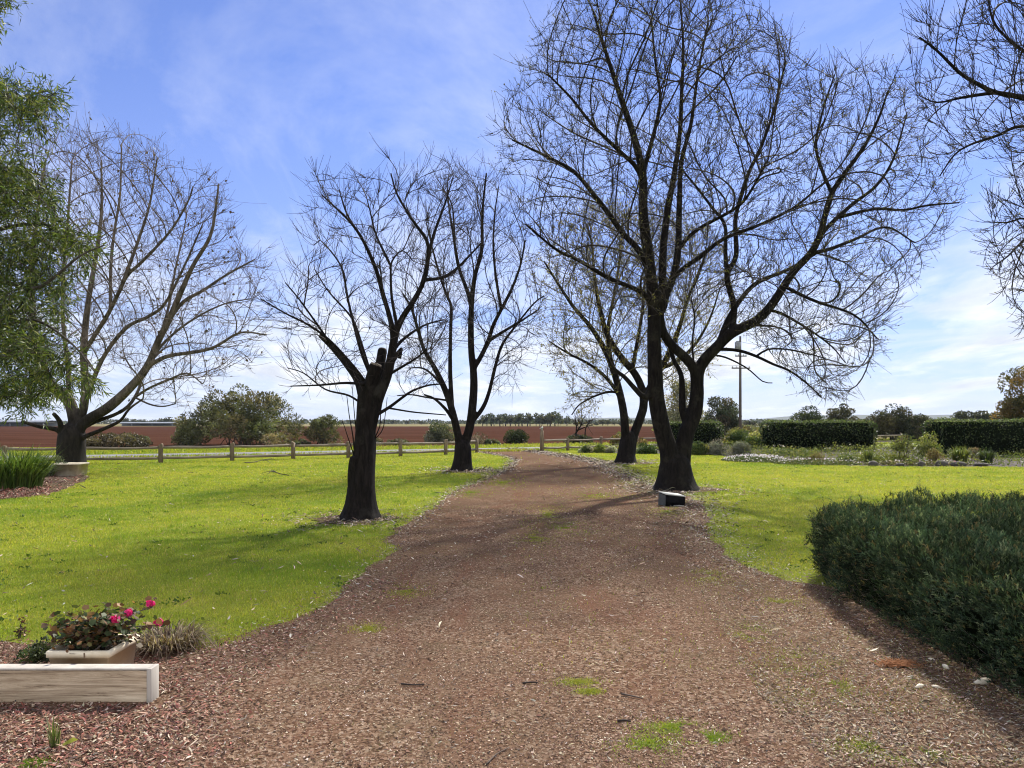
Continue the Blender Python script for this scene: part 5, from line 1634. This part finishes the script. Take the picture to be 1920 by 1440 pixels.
def geranium():
    loc = np.array([PX, PY, PH_ - 0.04])
    root = empty('geranium', loc, 'pink-flowering geranium with browning leaves in the near cream planter', 'plant')
    mb = MB()
    tips = []
    targets = []
    for i in range(46):
        th = R.uniform(0, 6.283); r = math.sqrt(R.uniform()) * 0.3
        e = np.array([r * math.cos(th) + 0.03, r * math.sin(th) * 0.75, R.uniform(0.06, 0.3) * (1 - 0.9 * r)])
        targets.append(e)
    fl = [(282, 1133), (241, 1149), (217, 1161), (298, 1167)]
    fpos = []
    for (x, y), dy in zip(fl, (0.02, -0.08, -0.15, 0.05)):
        e = W(x, y, PY + dy) - loc
        fpos.append(e); targets.append(e - np.array([0, 0, 0.02]))
    ered = W(128, 1180, PY - 0.05) - loc
    targets.append(ered)
    for e in targets:
        b = np.array([R.normal() * 0.06, R.normal() * 0.06, 0.0])
        P, _ = catmull([b, b * 0.4 + e * 0.55 + np.array([0, 0, 0.05]), e], 0.03)
        tube(mb, P, np.linspace(0.006, 0.003, len(P)), 5)
        tips.append(P)
    mb.build('stem', M['twig_plane'], root, smooth=True)
    # rounded scalloped leaves
    pts = np.concatenate([P[len(P) // 3:] for P in tips])
    n = 1250
    c = pts[R.integers(0, len(pts), n)] + R.normal(size=(n, 3)) * np.array([0.045, 0.04, 0.03])
    c[:, 2] = np.maximum(c[:, 2], 0.0)
    nrm = unit(R.normal(size=(n, 3)) * 0.55 + np.array([0.1, 0.1, 0.7]) + c * 1.2)
    s = unit(np.cross(nrm, R.normal(size=(n, 3)))); q = np.cross(nrm, s)
    k = 10
    a_ = np.linspace(0, 2 * np.pi, k, endpoint=False)
    rad = R.uniform(0.011, 0.024, n)[:, None] * (1 + 0.12 * np.cos(5 * a_))[None]
    V = c[:, None] + (s[:, None] * np.cos(a_)[None, :, None] + q[:, None] * np.sin(a_)[None, :, None]) * rad[..., None] + nrm[:, None] * (rad * 0.28 * R.uniform(-1, 1, (n, 1)))[..., None]
    V = np.concatenate([c[:, None], V], 1)
    i = np.arange(n)[:, None] * (k + 1)
    fs = [i + np.array([[0, 1 + j, 1 + (j + 1) % k]]) for j in range(k)]
    cols = cmix(n, [(0.05, 0.075, 0.03), (0.075, 0.10, 0.04), (0.15, 0.095, 0.05), (0.22, 0.12, 0.05), (0.10, 0.055, 0.035), (0.3, 0.17, 0.07), (0.16, 0.15, 0.06)], 0.22, [.22, .18, .2, .1, .16, .05, .09])
    MB().add(V.reshape(-1, 3), fs, np.repeat(cols, k + 1, 0)).build('foliage', M['leaf'], root)
    for e in fpos + [ered]:
        red = e is ered
        m = 42
        d = unit(R.normal(size=(m, 3)) + np.array([0, 0, 0.25]))
        rr = 0.028 if not red else 0.02
        c = e + d * rr * R.uniform(0.5, 1, (m, 1)) * np.array([1, 1, 0.85])
        mb = MB()
        nrm = unit(d + R.normal(size=(m, 3)) * 0.5); s = unit(np.cross(nrm, R.normal(size=(m, 3)))); q = np.cross(nrm, s)
        a_ = np.linspace(0, 2 * np.pi, 7, endpoint=False)
        r = R.uniform(0.008, 0.014, m)
        V = c[:, None] + (s[:, None] * np.cos(a_)[None, :, None] + q[:, None] * np.sin(a_)[None, :, None]) * r[:, None, None] * (1 + 0.2 * np.sin(3 * a_))[None, :, None] + nrm[:, None] * (R.uniform(-0.004, 0.006, (m, 7)))[..., None]
        cc = cmix(m, [(0.72, 0.04, 0.22), (0.85, 0.12, 0.36), (0.6, 0.02, 0.14)] if not red else [(0.22, 0.02, 0.03), (0.3, 0.03, 0.04)], 0.1)
        MB().add(V.reshape(-1, 3), np.arange(7 * m).reshape(m, 7), np.repeat(cc, 7, 0)).build('flower_head', M['petal'], root)


geranium()

# timber edging
def edging():
    y0 = 4.655
    root = empty('timber_edging', (-3.4, y0, 0), 'weathered timber board edging with white top in the left foreground', 'garden edging')
    def sub(mb, name, m):
        mb.build(name, m, root, (-3.4, y0, 0))
    # board with a worn wavy front
    nx, nz = 160, 16
    xs = np.linspace(-5.6, -2.212, nx); zs = np.linspace(-0.02, 0.192, nz)
    X, Z = np.meshgrid(xs, zs, indexing='ij')
    Yf = y0 + 0.012 + 0.006 * fbm(X * 2.2, Z * 34) + 0.004 * fbm(X * 6, Z * 70) + 0.02 * np.clip(Z / 0.192 - 0.86, 0, 1) ** 1.0
    Z2 = Z + 0.004 * fbm(X * 5 + 4, X * 0 + 2) * (Z > 0.15)
    V = np.stack([X, Yf, Z2], -1).reshape(-1, 3)
    idx = np.arange(nx * nz).reshape(nx, nz)
    fq = np.stack([idx[:-1, :-1], idx[1:, :-1], idx[1:, 1:], idx[:-1, 1:]], -1).reshape(-1, 4)
    mb = MB().add(V, fq)
    box(mb, -5.6, -2.213, y0 + 0.03, y0 + 0.085, -0.02, 0.188)
    sub(mb, 'front_board', M['board'])
    mb = MB(); box(mb, -5.6, -2.2125, y0 + 0.006, y0 + 0.098, 0.1955, 0.2085, 0.003); sub(mb, 'top_cap', M['capboard'])
    mb = MB(); box(mb, -2.211, -2.182, y0 - 0.004, y0 + 0.1, -0.03, 0.209, 0.003); sub(mb, 'end_cap', M['capboard'])


edging()

# dry grass clump, weeds, seedlings near the planter
clump('dry_clump', 'dried-out straw coloured grassy clump right of the near planter', 'plant', 318, 1214, 138, 1158, 760, [(0.22, 0.16, 0.10), (0.12, 0.08, 0.05), (0.07, 0.045, 0.03), (0.36, 0.29, 0.2)], 0.008, 1.12, spread=0.55, base_f=0.7)
shrub('low_plant', 'small dark green ground plant left of the near planter', 'plant', 82, 1242, 90, 1192, GRN + DARKG, 0.025, 1500, 22, 0.06, 5, 0.5, Y=5.5, foliage='foliage')
shrub('seedling', 'reddish seedling at the lawn edge left of the near planter', 'plant', 42, 1190, 22, 1150, [(0.17, 0.07, 0.06), (0.11, 0.06, 0.045), (0.1, 0.1, 0.04)], 0.02, 120, 8, 0.03, 4, 0.5, Y=6.1)
clump('weed', 'small grassy weed with yellow leaf in the near left gravel', 'plant', 102, 1404, 50, 1338, 34, [(0.13, 0.17, 0.05), (0.09, 0.13, 0.04), (0.36, 0.33, 0.2)], 0.008, 0.35, spread=0.4, base_f=0.3)
mb = MB()
q = G(112, 1403)
V = [(0, 0, 0.01), (0.03, -0.012, 0.02), (0.05, 0.012, 0.022), (0.09, 0.012, 0.04), (0.06, 0.02, 0.05), (0.025, 0.02, 0.03)]
o = MB().add(V, np.array([[0, 1, 2, 5], [2, 3, 4, 5]]), (0.33, 0.36, 0.06)).build('fallen_leaf', M['leaf'])
o.location = (q[0], q[1], 0)
tag(o, 'single broad yellow-green leaf lying beside the grassy weed', 'leaf')
# orange-brown dry frond on the right
q = G(1683, 1249)
mb = MB()
n = 260
th = R.uniform(0, 6.283, n)
twigs(mb, np.stack([R.normal(size=n) * 0.06, R.normal(size=n) * 0.03, R.uniform(0.005, 0.02, n)], 1), np.stack([np.cos(th), np.sin(th), R.uniform(0, 0.3, n)], 1), R.uniform(0.03, 0.08, n), np.full(n, 0.0025), 0.1)
M['rust'] = simple_mat('rust_frond', (0.28, 0.12, 0.05), (0.42, 0.2, 0.09), 30, 0.9, 0.0)
o = mb.build('dead_frond', M['rust']); o.location = (q[0], q[1], 0)
tag(o, 'rust-orange dead conifer frond lying by the juniper hedge', 'frond')
# pale stones / chips at the juniper foot
pst = None
for i, (x, y, s) in enumerate([(1856, 1283, 0.05), (1787, 1253, 0.03), (1760, 1238, 0.02), (1738, 1290, 0.03), (1770, 1290, 0.022)]):
    if pst is None:
        pst = rock_mesh(9).build('pale_stone', M['pot']); o = pst
        tag(o, 'pale stone chip lying along the foot of the juniper hedge', 'stone', 'pale stones by the juniper hedge')
    else:
        o = pst.copy(); C.objects.link(o)
    q = G(x, y)
    o.location = (q[0] - 0.05, q[1], s * 0.3); o.scale = (s, s * 0.7, s * 0.5); o.rotation_euler = (0, 0, R.uniform(0, 3))

# fallen branches on the left lawn and twigs on the drive
def fallen(label, pts, r, branches, group=None):
    mb = MB()
    P3 = [np.array([*G(*q), 0.03 + R.uniform(0, 0.03)]) for q in pts]
    P, _ = catmull(P3, 0.1)
    tube(mb, P, np.linspace(r, r * 0.4, len(P)), 5)
    for a_, b_ in branches:
        P, _ = catmull([np.array([*G(*a_), 0.04]), np.array([*G((a_[0] + b_[0]) / 2, (a_[1] + b_[1]) / 2 - 0.6), 0.09]), np.array([*G(*b_), 0.03])], 0.1)
        tube(mb, P, np.linspace(r * 0.7, r * 0.3, len(P)), 4)
    o = mb.build('fallen_branch', M['twig_dark'], None, (P3[0][0], P3[0][1], 0))
    tag(o, label, 'branch', group)


fallen('longer fallen dark branch lying on the left lawn near the fence', [(459, 870), (478, 868), (497, 864), (520, 865)], 0.02, [((493, 865), (506, 870)), ((500, 865), (512, 862))])
fallen('forked fallen twig on the lawn nearer than the longer branch', [(542, 893), (522, 890), (511, 884), (505, 889)], 0.016, [((515, 886), (500, 893)), ((525, 890), (490, 889))])
fallen('thin dark twig on the lawn beside the mulch bed', [(160, 918), (150, 913), (144, 910)], 0.012, [])
for lb, pts, r in (('dark stick lying across the near left gravel', [(752, 1286), (775, 1288), (796, 1287)], 0.006), ('reddish stick lying in the middle of the gravel drive', [(980, 1285), (995, 1283), (1009, 1284)], 0.006),
                   ('long pale stick lying in the nearest gravel', [(912, 1438), (930, 1420), (955, 1406)], 0.004), ('dark stick beside the green moss patch in the gravel', [(1158, 1356), (1172, 1355), (1183, 1357)], 0.007),
                   ('grey stick above the moss patch in the gravel', [(1165, 1305), (1185, 1309), (1203, 1313)], 0.006)):
    P, _ = catmull([np.array([*G(*q), 0.014]) for q in pts], 0.03)
    mb = MB(); tube(mb, P, np.linspace(r, r * 0.6, len(P)), 6)
    tag(mb.build('stick', M['twig_plane'] if 'pale' in lb or 'grey' in lb else M['twig_dark'], None, (P[0][0], P[0][1], 0)), lb, 'stick')

# black box at the foot of the double-trunked tree
def black_box():
    y0 = H * F / (949.5 - HY)
    def wx(px, Y): return (px - 960) / F * Y
    xl, xr = wx(1248, y0), wx(1285, y0)
    hl = H - (928 - HY) / F * y0; hr = H - (932 - HY) / F * y0
    root = empty('black_box', ((xl + xr) / 2, y0 + 0.15, 0), 'black box with pale sloping lid at the foot of the double trunk', 'box')
    dx, dy = -0.10, 0.28
    V = [(xl, y0, 0), (xr, y0, 0), (xr + dx, y0 + dy, 0), (xl + dx, y0 + dy, 0), (xl + .02, y0, hl), (xr, y0, hr), (xr + dx, y0 + dy, hr + .03), (xl + dx + .02, y0 + dy, hl + .03)]
    loc = ((xl + xr) / 2, y0 + 0.15, 0)
    bm = bmesh.new(); vs = [bm.verts.new(v) for v in V]
    for f in ((0, 1, 5, 4), (1, 2, 6, 5), (2, 3, 7, 6), (3, 0, 4, 7), (4, 5, 6, 7), (3, 2, 1, 0)): bm.faces.new([vs[i] for i in f])
    bmesh.ops.bevel(bm, geom=bm.edges[:], offset=0.008, segments=2, affect='EDGES')
    mb = MB(); add_bm(mb, bm); mb.build('box_body', M['blackbox'], root, loc)
    mb = MB()
    V2 = [(v[0], v[1], v[2] + o) for o in (0.003, 0.02) for v in [(xl + .012, y0 - .008, hl), (xr + .008, y0 - .008, hr), (xr + dx + .008, y0 + dy, hr + .03), (xl + dx + .012, y0 + dy, hl + .03)]]
    mb.add(V2, np.array([[4, 5, 6, 7], [0, 1, 5, 4], [1, 2, 6, 5], [2, 3, 7, 6], [3, 0, 4, 7], [3, 2, 1, 0]])); mb.build('lid', M['palelid'], root, loc)
    mb = MB(); box(mb, wx(1263, y0), wx(1282, y0), y0 - 0.012, y0 + 0.002, 0.004, 0.022, 0.002); mb.build('strip', M['palelid'], root, loc)
    mb = MB(); mb.add([(xl - .003, y0 + .01, .01), (xl + dx - .003, y0 + dy - .01, .01), (xl + dx + .016, y0 + dy - .01, hl + .015), (xl + .016, y0 + .01, hl - .015)], np.array([[0, 3, 2, 1]])); mb.build('side_panel', M['greybox'], root, loc)


black_box()

# ------------------------------------------------------------------ fences
def rail_fence(name, label, posts, hpost=0.80, end0=None):
    root = empty(name, (posts[0][0], posts[0][1], 0), label, 'fence')
    loc = (posts[0][0], posts[0][1], 0)
    for i, (x, y) in enumerate(posts):
        mb = MB()
        h = hpost + R.normal() * 0.015
        P = np.array([[x, y, -0.2], [x + R.normal() * .004, y, h * 0.5], [x + R.normal() * 0.012, y, h - 0.015], [x, y, h]])
        tube(mb, P, [0.098, 0.096, 0.094, 0.085], 14, True)
        mb.build('post', M['post'], root, loc, smooth=False)
    pts = ([end0] if end0 is not None else []) + list(posts)
    for a_, b_ in zip(pts[:-1], pts[1:]):
        for z in (0.645, 0.2):
            d = np.array([b_[0] - a_[0], b_[1] - a_[1]]); L = np.linalg.norm(d); d /= L
            s0, s1 = np.array(a_) + d * 0.09, np.array(b_) - d * 0.09
            k = 8
            t = np.linspace(0, 1, k)
            ph = R.uniform(0, 6.3)
            P = np.stack([s0[0] * (1 - t) + s1[0] * t, s0[1] * (1 - t) + s1[1] * t, z + R.normal() * 0.008 - 0.018 * np.sin(np.pi * t) + 0.008 * np.sin(6 * t + ph)], 1)
            mb = MB(); tube(mb, P, 0.058 + 0.006 * np.sin(t * 5 + ph), 10, True)
            mb.build('rail', M['timber'], root, loc, smooth=True)
    return root


left_posts = [(-22.6, 27.2), (-20.5, 29.4), (-18.55, 31.4), (-14.8, 32.4), (-12.3, 33.8), (-10.1, 35.5), (-7.85, 36.9), (-5.55, 38.3), (-3.46, 40.2), (-1.97, 43.0)]
left_posts[0:3] = [(-22.4, 30.0), (-20.4, 30.9), (-17.9, 31.6)]
rail_fence('rail_fence', 'two-rail round timber fence along the left lawn to the drive gap', left_posts)
gp = np.array(G(1016, 847))
right_posts = [(3.35, 46.2), (5.6, 48.4), (8.2, 50.4), (10.8, 52.2), (13.5, 53.8), (16.3, 55.2), (19.2, 56.6), (22.2, 58.0), (25.2, 59.4), (28.3, 60.8), (31.5, 62.2)]
rail_fence('rail_fence', 'two-rail round timber fence right of the drive gap behind the garden', right_posts, end0=tuple(gp))
gr = empty('gate_post', (gp[0], gp[1], 0), 'tall timber gate post with a small pale lamp on top', 'post')
mb = MB(); tube(mb, np.array([[gp[0], gp[1], -0.2], [gp[0], gp[1], 0.7], [gp[0], gp[1], 1.22]]), [0.12, 0.115, 0.1], 14); mb.build('post', M['post'], gr, (gp[0], gp[1], 0))
mb = MB()
box(mb, gp[0] - .05, gp[0] + .05, gp[1] - .05, gp[1] + .05, 1.24, 1.36, 0.008)
V = [(gp[0] - .16, gp[1] - .13, 1.33), (gp[0] + .1, gp[1] - .13, 1.37), (gp[0] + .1, gp[1] + .13, 1.37), (gp[0] - .16, gp[1] + .13, 1.33), (gp[0] + .03, gp[1], 1.47)]
mb.add(V, [np.array([[0, 1, 4], [1, 2, 4], [2, 3, 4], [3, 0, 4]]), np.array([[3, 2, 1, 0]])])
mb.build('lamp', M['lamp'], gr, (gp[0], gp[1], 0))

# ------------------------------------------------------------------ power pole and wires
pY = 75.0
pX = (1388 - 960) / F * pY
root = empty('power_pole', (pX, pY, 0), 'grey timber power pole with crossarms behind the round shrub', 'pole')
loc = (pX, pY, 0)
mb = MB(); tube(mb, np.array([[pX, pY, -0.5], [pX, pY, 5], [pX, pY, 10.1]]), [0.15, 0.13, 0.10], 12); mb.build('pole_shaft', M['greypole'], root, loc, smooth=True)
ang = math.radians(25)
def xarm(z, half):
    mb = MB()
    P = np.array([[pX - half, pY - 0.22, z], [pX + half, pY - 0.22, z]])
    tube(mb, P, [0.06, 0.06], 4); mb.build('crossarm', M['greypole'], root, loc)
    for k in (-0.9, -0.45, 0.45, 0.9):
        mb = MB(); tube(mb, np.array([[pX + half * k, pY - 0.22, z + 0.05], [pX + half * k, pY - 0.22, z + 0.2]]), [0.05, 0.035], 8); mb.build('insulator', M['palelid'], root, loc)
xarm(6.98, 0.9); xarm(8.15, 0.55)
mb = MB(); tube(mb, np.array([[pX - 0.32, pY - 0.25, 8.7], [pX - 0.32, pY - 0.25, 9.5]]), [0.28, 0.28], 14); box(mb, pX - .45, pX - .19, pY - .38, pY - .12, 9.52, 9.62, 0.02); mb.build('transformer', M['steel'], root, loc)
for i, (k, z, lb) in enumerate(((-0.81, 7.18, 'upper power wire crossing the sky behind the left trees'), (0.81, 7.18, 'lower power wire crossing the sky behind the left trees'))):
    a_ = np.array([pX + k, pY - 0.22, z])
    b_ = W(60, 487 + 22 * i, 30.0)
    b_ = a_ + (b_ - a_) * 1.6
    t = np.linspace(0, 1, 24)[:, None]
    P = a_ * (1 - t) + b_ * t
    P[:, 2] -= 1.2 * np.sin(np.pi * t[:, 0])
    mb = MB(); tube(mb, P, np.full(24, 0.014), 4, False)
    tag(mb.build('power_wire', M['steel'], None, tuple(a_)), lb, 'wire', 'wires from the power pole')

# ------------------------------------------------------------------ distance
def shed(label, px0, px1, Y, h):
    xa, xb = (px0 - 960) / F * Y, (px1 - 960) / F * Y
    root = empty('farm_shed', ((xa + xb) / 2, Y, 0), label, 'shed')
    loc = ((xa + xb) / 2, Y, 0)
    mb = MB()
    V = [(xa, Y - 6, h * 0.72), (xb, Y - 6, h * 0.72), (xb, Y, h), (xa, Y, h), (xb, Y + 6, h * 0.72), (xa, Y + 6, h * 0.72)]
    V = V + [(v[0], v[1], v[2] - 0.15) for v in V]
    mb.add(V, np.array([[0, 1, 2, 3], [3, 2, 4, 5], [0, 6, 7, 1], [6, 9, 8, 7], [9, 11, 10, 8], [5, 4, 10, 11]])); mb.build('roof', M['roofmetal'], root, loc)
    mb = MB(); box(mb, xa + .3, xb - .3, Y + 4.5, Y + 5, -0.2, h * 0.68); mb.build('rear_wall', M['steel'], root, loc)
    n = int((xb - xa) / 6)
    for x in np.linspace(xa + 0.5, xb - 0.5, n):
        mb = MB(); box(mb, x - 0.15, x + 0.15, Y - 5.6, Y - 5.3, -0.2, h * 0.715); mb.build('post', M['steel'], root, loc)
    return root


shed('long low grey-roofed open farm shed at the far left across the field', -60, 98, 330, 2.6)
shed('farther long pale-roofed farm shed between plane and olive trees', 218, 334, 370, 1.9)

# gum trees beyond the field
protos = []
for s in range(3):
    h = (6.5, 5.2, 4.2)[s]; w = (5.5, 6.0, 4.0)[s]
    lp = ell_lumps(w, h * 0.7, w, 14, 1.1, 0.05); lp[:, 2] += h * 0.28
    cm = crown_mesh(lp, 1.1, 420, 0.75, [(0.075, 0.085, 0.05), (0.055, 0.065, 0.04), (0.10, 0.10, 0.06)], 0.7, 0.4)
    sm = stems_mesh(lp, h, 0.13, 4, 0.12, 0.6)
    protos.append((cm, sm))
gum_first = {}
spots_g = []
for x in np.arange(905, 1050, 7.5): spots_g.append((x + R.uniform(-3, 3), 345 + R.uniform(-12, 12), 0, R.uniform(0.8, 1.12)))
for x in (1050, 1063, 1078, 1092, 1104, 1118, 1130, 1140, 1152, 1163, 1176): spots_g.append((x, 400 + R.uniform(-15, 15), int(R.integers(0, 3)), R.uniform(0.5, 0.9)))
for x in (640, 664, 690, 715, 735, 762, 790): spots_g.append((x, 560 + R.uniform(-20, 20), 1, R.uniform(0.6, 0.9)))
for x in (235, 250, 268, 292, 302, 316): spots_g.append((x, 430, 2, R.uniform(0.7, 1.3)))
for x in (1400, 1412, 1428, 1441, 1455, 1469): spots_g.append((x, 260, 1, R.uniform(0.35, 0.55)))
GL = 'small gum tree in the far row beyond the ploughed field'
for (x, Y, s, k) in spots_g:
    X = (x - 960) / F * Y
    if s not in gum_first:
        r = empty('gum_tree', (X, Y, 0), GL, 'tree', 'gum trees beyond the ploughed field')
        protos[s][0].build('crown', M['leaf'], r); protos[s][1].build('trunk', M['bark_grey'], r)
        gum_first[s] = r
    else:
        src = gum_first[s]
        r = src.copy(); C.objects.link(r); r.location = (X, Y, 0)
        for ch in src.children:
            c = ch.copy(); C.objects.link(c); c.parent = r
    r.scale = (k, k, k); r.rotation_euler = (0, 0, R.uniform(0, 6.3))

# far wood, scrub strip, hills
def wood(name, label, n, xr, yr, h, leaf, cols):
    mb = MB()
    x = R.uniform(*xr, n); y = R.uniform(*yr, n)
    top = h * (0.75 + 0.5 * fbm(x * 0.02, y * 0 + 5, 3.0))
    z = top * R.uniform(0.05, 1, n)
    leaves(mb, np.stack([x, y, z], 1), np.array([0, 0, 1.0]), leaf * R.uniform(0.6, 1.4, n), cmix(n, cols, 0.25), 0.8, 0.2)
    return tag(mb.build(name, M['leaf']), label, 'woodland', kind='stuff')


wood('distant_woodland', 'thin dark line of far woodland along the horizon', 16000, (-620, 720), (760, 830), 5.2, 2.2, [(0.05, 0.06, 0.04), (0.07, 0.075, 0.05)])
wood('roadside_scrub', 'grey-green scrub beyond the road behind the garden hedges', 9000, (20, 66), (84, 110), 1.7, 0.5, GREYGREEN + OLIVE)


def hill(name, pts, Y, depth):
    """ridge profile in photo pixels -> rounded hill"""
    xs = np.array([(p[0] - 960) / F * Y for p in pts]); hs = np.array([max(0.0, H - (p[1] - HY) / F * Y) for p in pts])
    X = np.linspace(xs[0], xs[-1], 160)
    hh = np.interp(X, xs, hs)
    ker = np.hanning(13); ker /= ker.sum()
    hh = np.convolve(np.pad(hh, 6, mode='edge'), ker, 'valid')
    hh = hh * (1 + 0.04 * fbm(X * 0.02, X * 0, 1.0))
    V, nr = [], 14
    for k in range(nr):
        t = k / (nr - 1)
        prof = math.sin(math.pi * t) ** 1.2
        V.append(np.stack([X, np.full_like(X, Y - depth / 2 + depth * t), hh * prof - 1.0], 1))
    V = np.concatenate(V)
    n = len(X)
    idx = np.arange(nr * n).reshape(nr, n)
    fq = np.stack([idx[:-1, :-1], idx[:-1, 1:], idx[1:, 1:], idx[1:, :-1]], -1).reshape(-1, 4)
    tag(MB().add(V, fq).build(name, M['hill'], smooth=True), kind='structure')


hill('hills', [(930, 792), (985, 788), (1040, 785), (1100, 784), (1180, 782), (1260, 786), (1340, 790), (1370, 789), (1400, 788), (1430, 786), (1465, 781), (1500, 778), (1580, 778), (1640, 777), (1740, 778), (1790, 777), (1900, 775), (2200, 780), (2600, 792)], 3400, 900)
hill('hills', [(600, 792), (760, 790), (900, 788.5), (1000, 787), (1080, 786), (1150, 788), (1240, 791), (1300, 792)], 2500, 500)

# ------------------------------------------------------------------ air
mb = MB(); box(mb, -4300, 4300, -4300, 4300, -1.5, 75.0)
m, nt, out = new_mat('haze')
v = nd(nt, 'ShaderNodeVolumePrincipled')
v.inputs['Color'].default_value = (0.62, 0.76, 1.0, 1)
v.inputs['Density'].default_value = 0.00008
v.inputs['Anisotropy'].default_value = 0.0
nt.links.new(v.outputs[0], out.inputs['Volume'])
hz = mb.build('haze', m)
tag(hz, kind='stuff')
hz['label'] = 'thin pale blue haze lying over the far paddocks and hills'

# ------------------------------------------------------------------ sky and sun
SUN_EL, SUN_AZ = math.radians(43), math.radians(26)
w = bpy.data.worlds.new('World')
SC.world = w
w.use_nodes = True
nt = w.node_tree
nt.nodes.clear()
out = nd(nt, 'ShaderNodeOutputWorld')
bg = nd(nt, 'ShaderNodeBackground')
sky = nd(nt, 'ShaderNodeTexSky', sky_type='NISHITA', sun_disc=False)
sky.sun_elevation = SUN_EL; sky.sun_rotation = SUN_AZ
sky.air_density = 1.0; sky.dust_density = 0.05; sky.ozone_density = 3.0
tc = nd(nt, 'ShaderNodeTexCoord')
sep = nd(nt, 'ShaderNodeSeparateXYZ')
nt.links.new(tc.outputs['Generated'], sep.inputs[0])


def mth(op, a_, b_=None, clamp=False):
    n = nd(nt, 'ShaderNodeMath', operation=op, use_clamp=clamp)
    for i, v_ in enumerate((a_, b_)):
        if v_ is None: continue
        if isinstance(v_, (int, float)): n.inputs[i].default_value = v_
        else: nt.links.new(v_, n.inputs[i])
    return n.outputs[0]


den = mth('ADD', mth('MAXIMUM', sep.outputs[2], 0.0), 0.10)
cmb = nd(nt, 'ShaderNodeCombineXYZ')
nt.links.new(mth('DIVIDE', sep.outputs[0], den), cmb.inputs[0])
nt.links.new(mth('DIVIDE', sep.outputs[1], den), cmb.inputs[1])
cir = noise(nt, cmb.outputs[0], 0.8, 10, 0.66, 1.8, (1.0, 0.45, 1))
cum = noise(nt, cmb.outputs[0], 1.1, 9, 0.6, 0.4, (0.9, 0.5, 1))
el = sep.outputs[2]
# cirrus veil, thin high up and thicker low down
c1 = ramp(nt, cir, [(0.42, (0, 0, 0)), (0.66, (1, 1, 1))])
lowf = ramp(nt, el, [(0.0, (0.55, 0.55, 0.55)), (0.10, (0.75, 0.75, 0.75)), (0.26, (0.55, 0.55, 0.55)), (0.42, (0.34, 0.34, 0.34)), (0.6, (0.3, 0.3, 0.3))])
cm1 = mth('MULTIPLY', c1, lowf)
c2 = ramp(nt, cum, [(0.45, (0, 0, 0)), (0.60, (1, 1, 1))])
lowc = ramp(nt, el, [(0.0, (0.55, 0.55, 0.55)), (0.05, (1, 1, 1)), (0.14, (0.75, 0.75, 0.75)), (0.24, (0.0, 0.0, 0.0))])
cm2 = mth('MULTIPLY', c2, lowc)
veil = ramp(nt, el, [(0.0, (0.5, 0.5, 0.5)), (0.10, (0.34, 0.34, 0.34)), (0.26, (0.12, 0.12, 0.12)), (0.4, (0, 0, 0))])
tint = mixc(nt, 1.0, sky.outputs[0], (1.04, 0.98, 1.30), 'MULTIPLY')
tint = mixc(nt, 1.0, tint, ramp(nt, el, [(0.0, (0.55, 0.66, 0.85)), (0.12, (0.66, 0.76, 0.92)), (0.4, (0.95, 0.97, 1.0))]), 'MULTIPLY')
WHITE = (7.6, 8.0, 9.2)
bk = nd(nt, 'ShaderNodeMapRange'); bk.inputs[1].default_value = 0.25; bk.inputs[2].default_value = -0.55; bk.inputs[3].default_value = 0.0; bk.inputs[4].default_value = 0.75
nt.links.new(sep.outputs[1], bk.inputs[0])
base = mixc(nt, veil, tint, (6.2, 7.0, 8.9))
base = mixc(nt, cm1, base, WHITE)
shade = ramp(nt, noise(nt, cmb.outputs[0], 2.2, 7, 0.6, 0.3, (0.9, 0.42, 1)), [(0.35, (6.3, 6.7, 7.6)), (0.6, (9.6, 9.7, 10.0))])
base = mixc(nt, cm2, base, shade)
bc = mth('MULTIPLY', bk.outputs[0], ramp(nt, cum, [(0.36, (0.35, 0.35, 0.35)), (0.6, (1, 1, 1))]))
base = mixc(nt, bc, base, (15.0, 14.6, 14.0))  # unseen bright cloud behind the camera, added to raise the ambient light
nt.links.new(base, bg.inputs[0])
bg.inputs[1].default_value = 0.07
nt.links.new(bg.outputs[0], out.inputs[0])

sd = bpy.data.lights.new('Sun', 'SUN')
sd.energy = 4.2
sd.angle = math.radians(2.2)
sd.color = (1.0, 0.94, 0.84)
so = bpy.data.objects.new('Sun', sd)
C.objects.link(so)
sv = Vector((math.sin(SUN_AZ) * math.cos(SUN_EL), math.cos(SUN_AZ) * math.cos(SUN_EL), math.sin(SUN_EL)))
so.rotation_euler = sv.to_track_quat('Z', 'Y').to_euler()
so.location = sv * 60

# ------------------------------------------------------------------ camera
cd = bpy.data.cameras.new('Camera')
cd.sensor_width = 36.0
cd.lens = 36.0 * F / 1920.0
cd.shift_y = (HY - 720.0) / 1920.0
cd.clip_start = 0.05
cd.clip_end = 12000
co = bpy.data.objects.new('Camera', cd)
C.objects.link(co)
co.location = (0, 0, H)
co.rotation_euler = (math.radians(90), 0, 0)
SC.camera = co

SC.view_settings.view_transform = 'Standard'
SC.view_settings.look = 'None'
SC.view_settings.gamma = 1.0
SC.view_settings.exposure = 0.85
SC.view_settings.use_curve_mapping = False
SC.cycles.use_denoising = True
SC.cycles.filter_width = 1.1
SC.cycles.sample_clamp_indirect = 2.0
SC.cycles.sample_clamp_direct = 4.0
SC.cycles.max_bounces = 8
SC.cycles.transparent_max_bounces = 8
SC.cycles.volume_bounces = 1
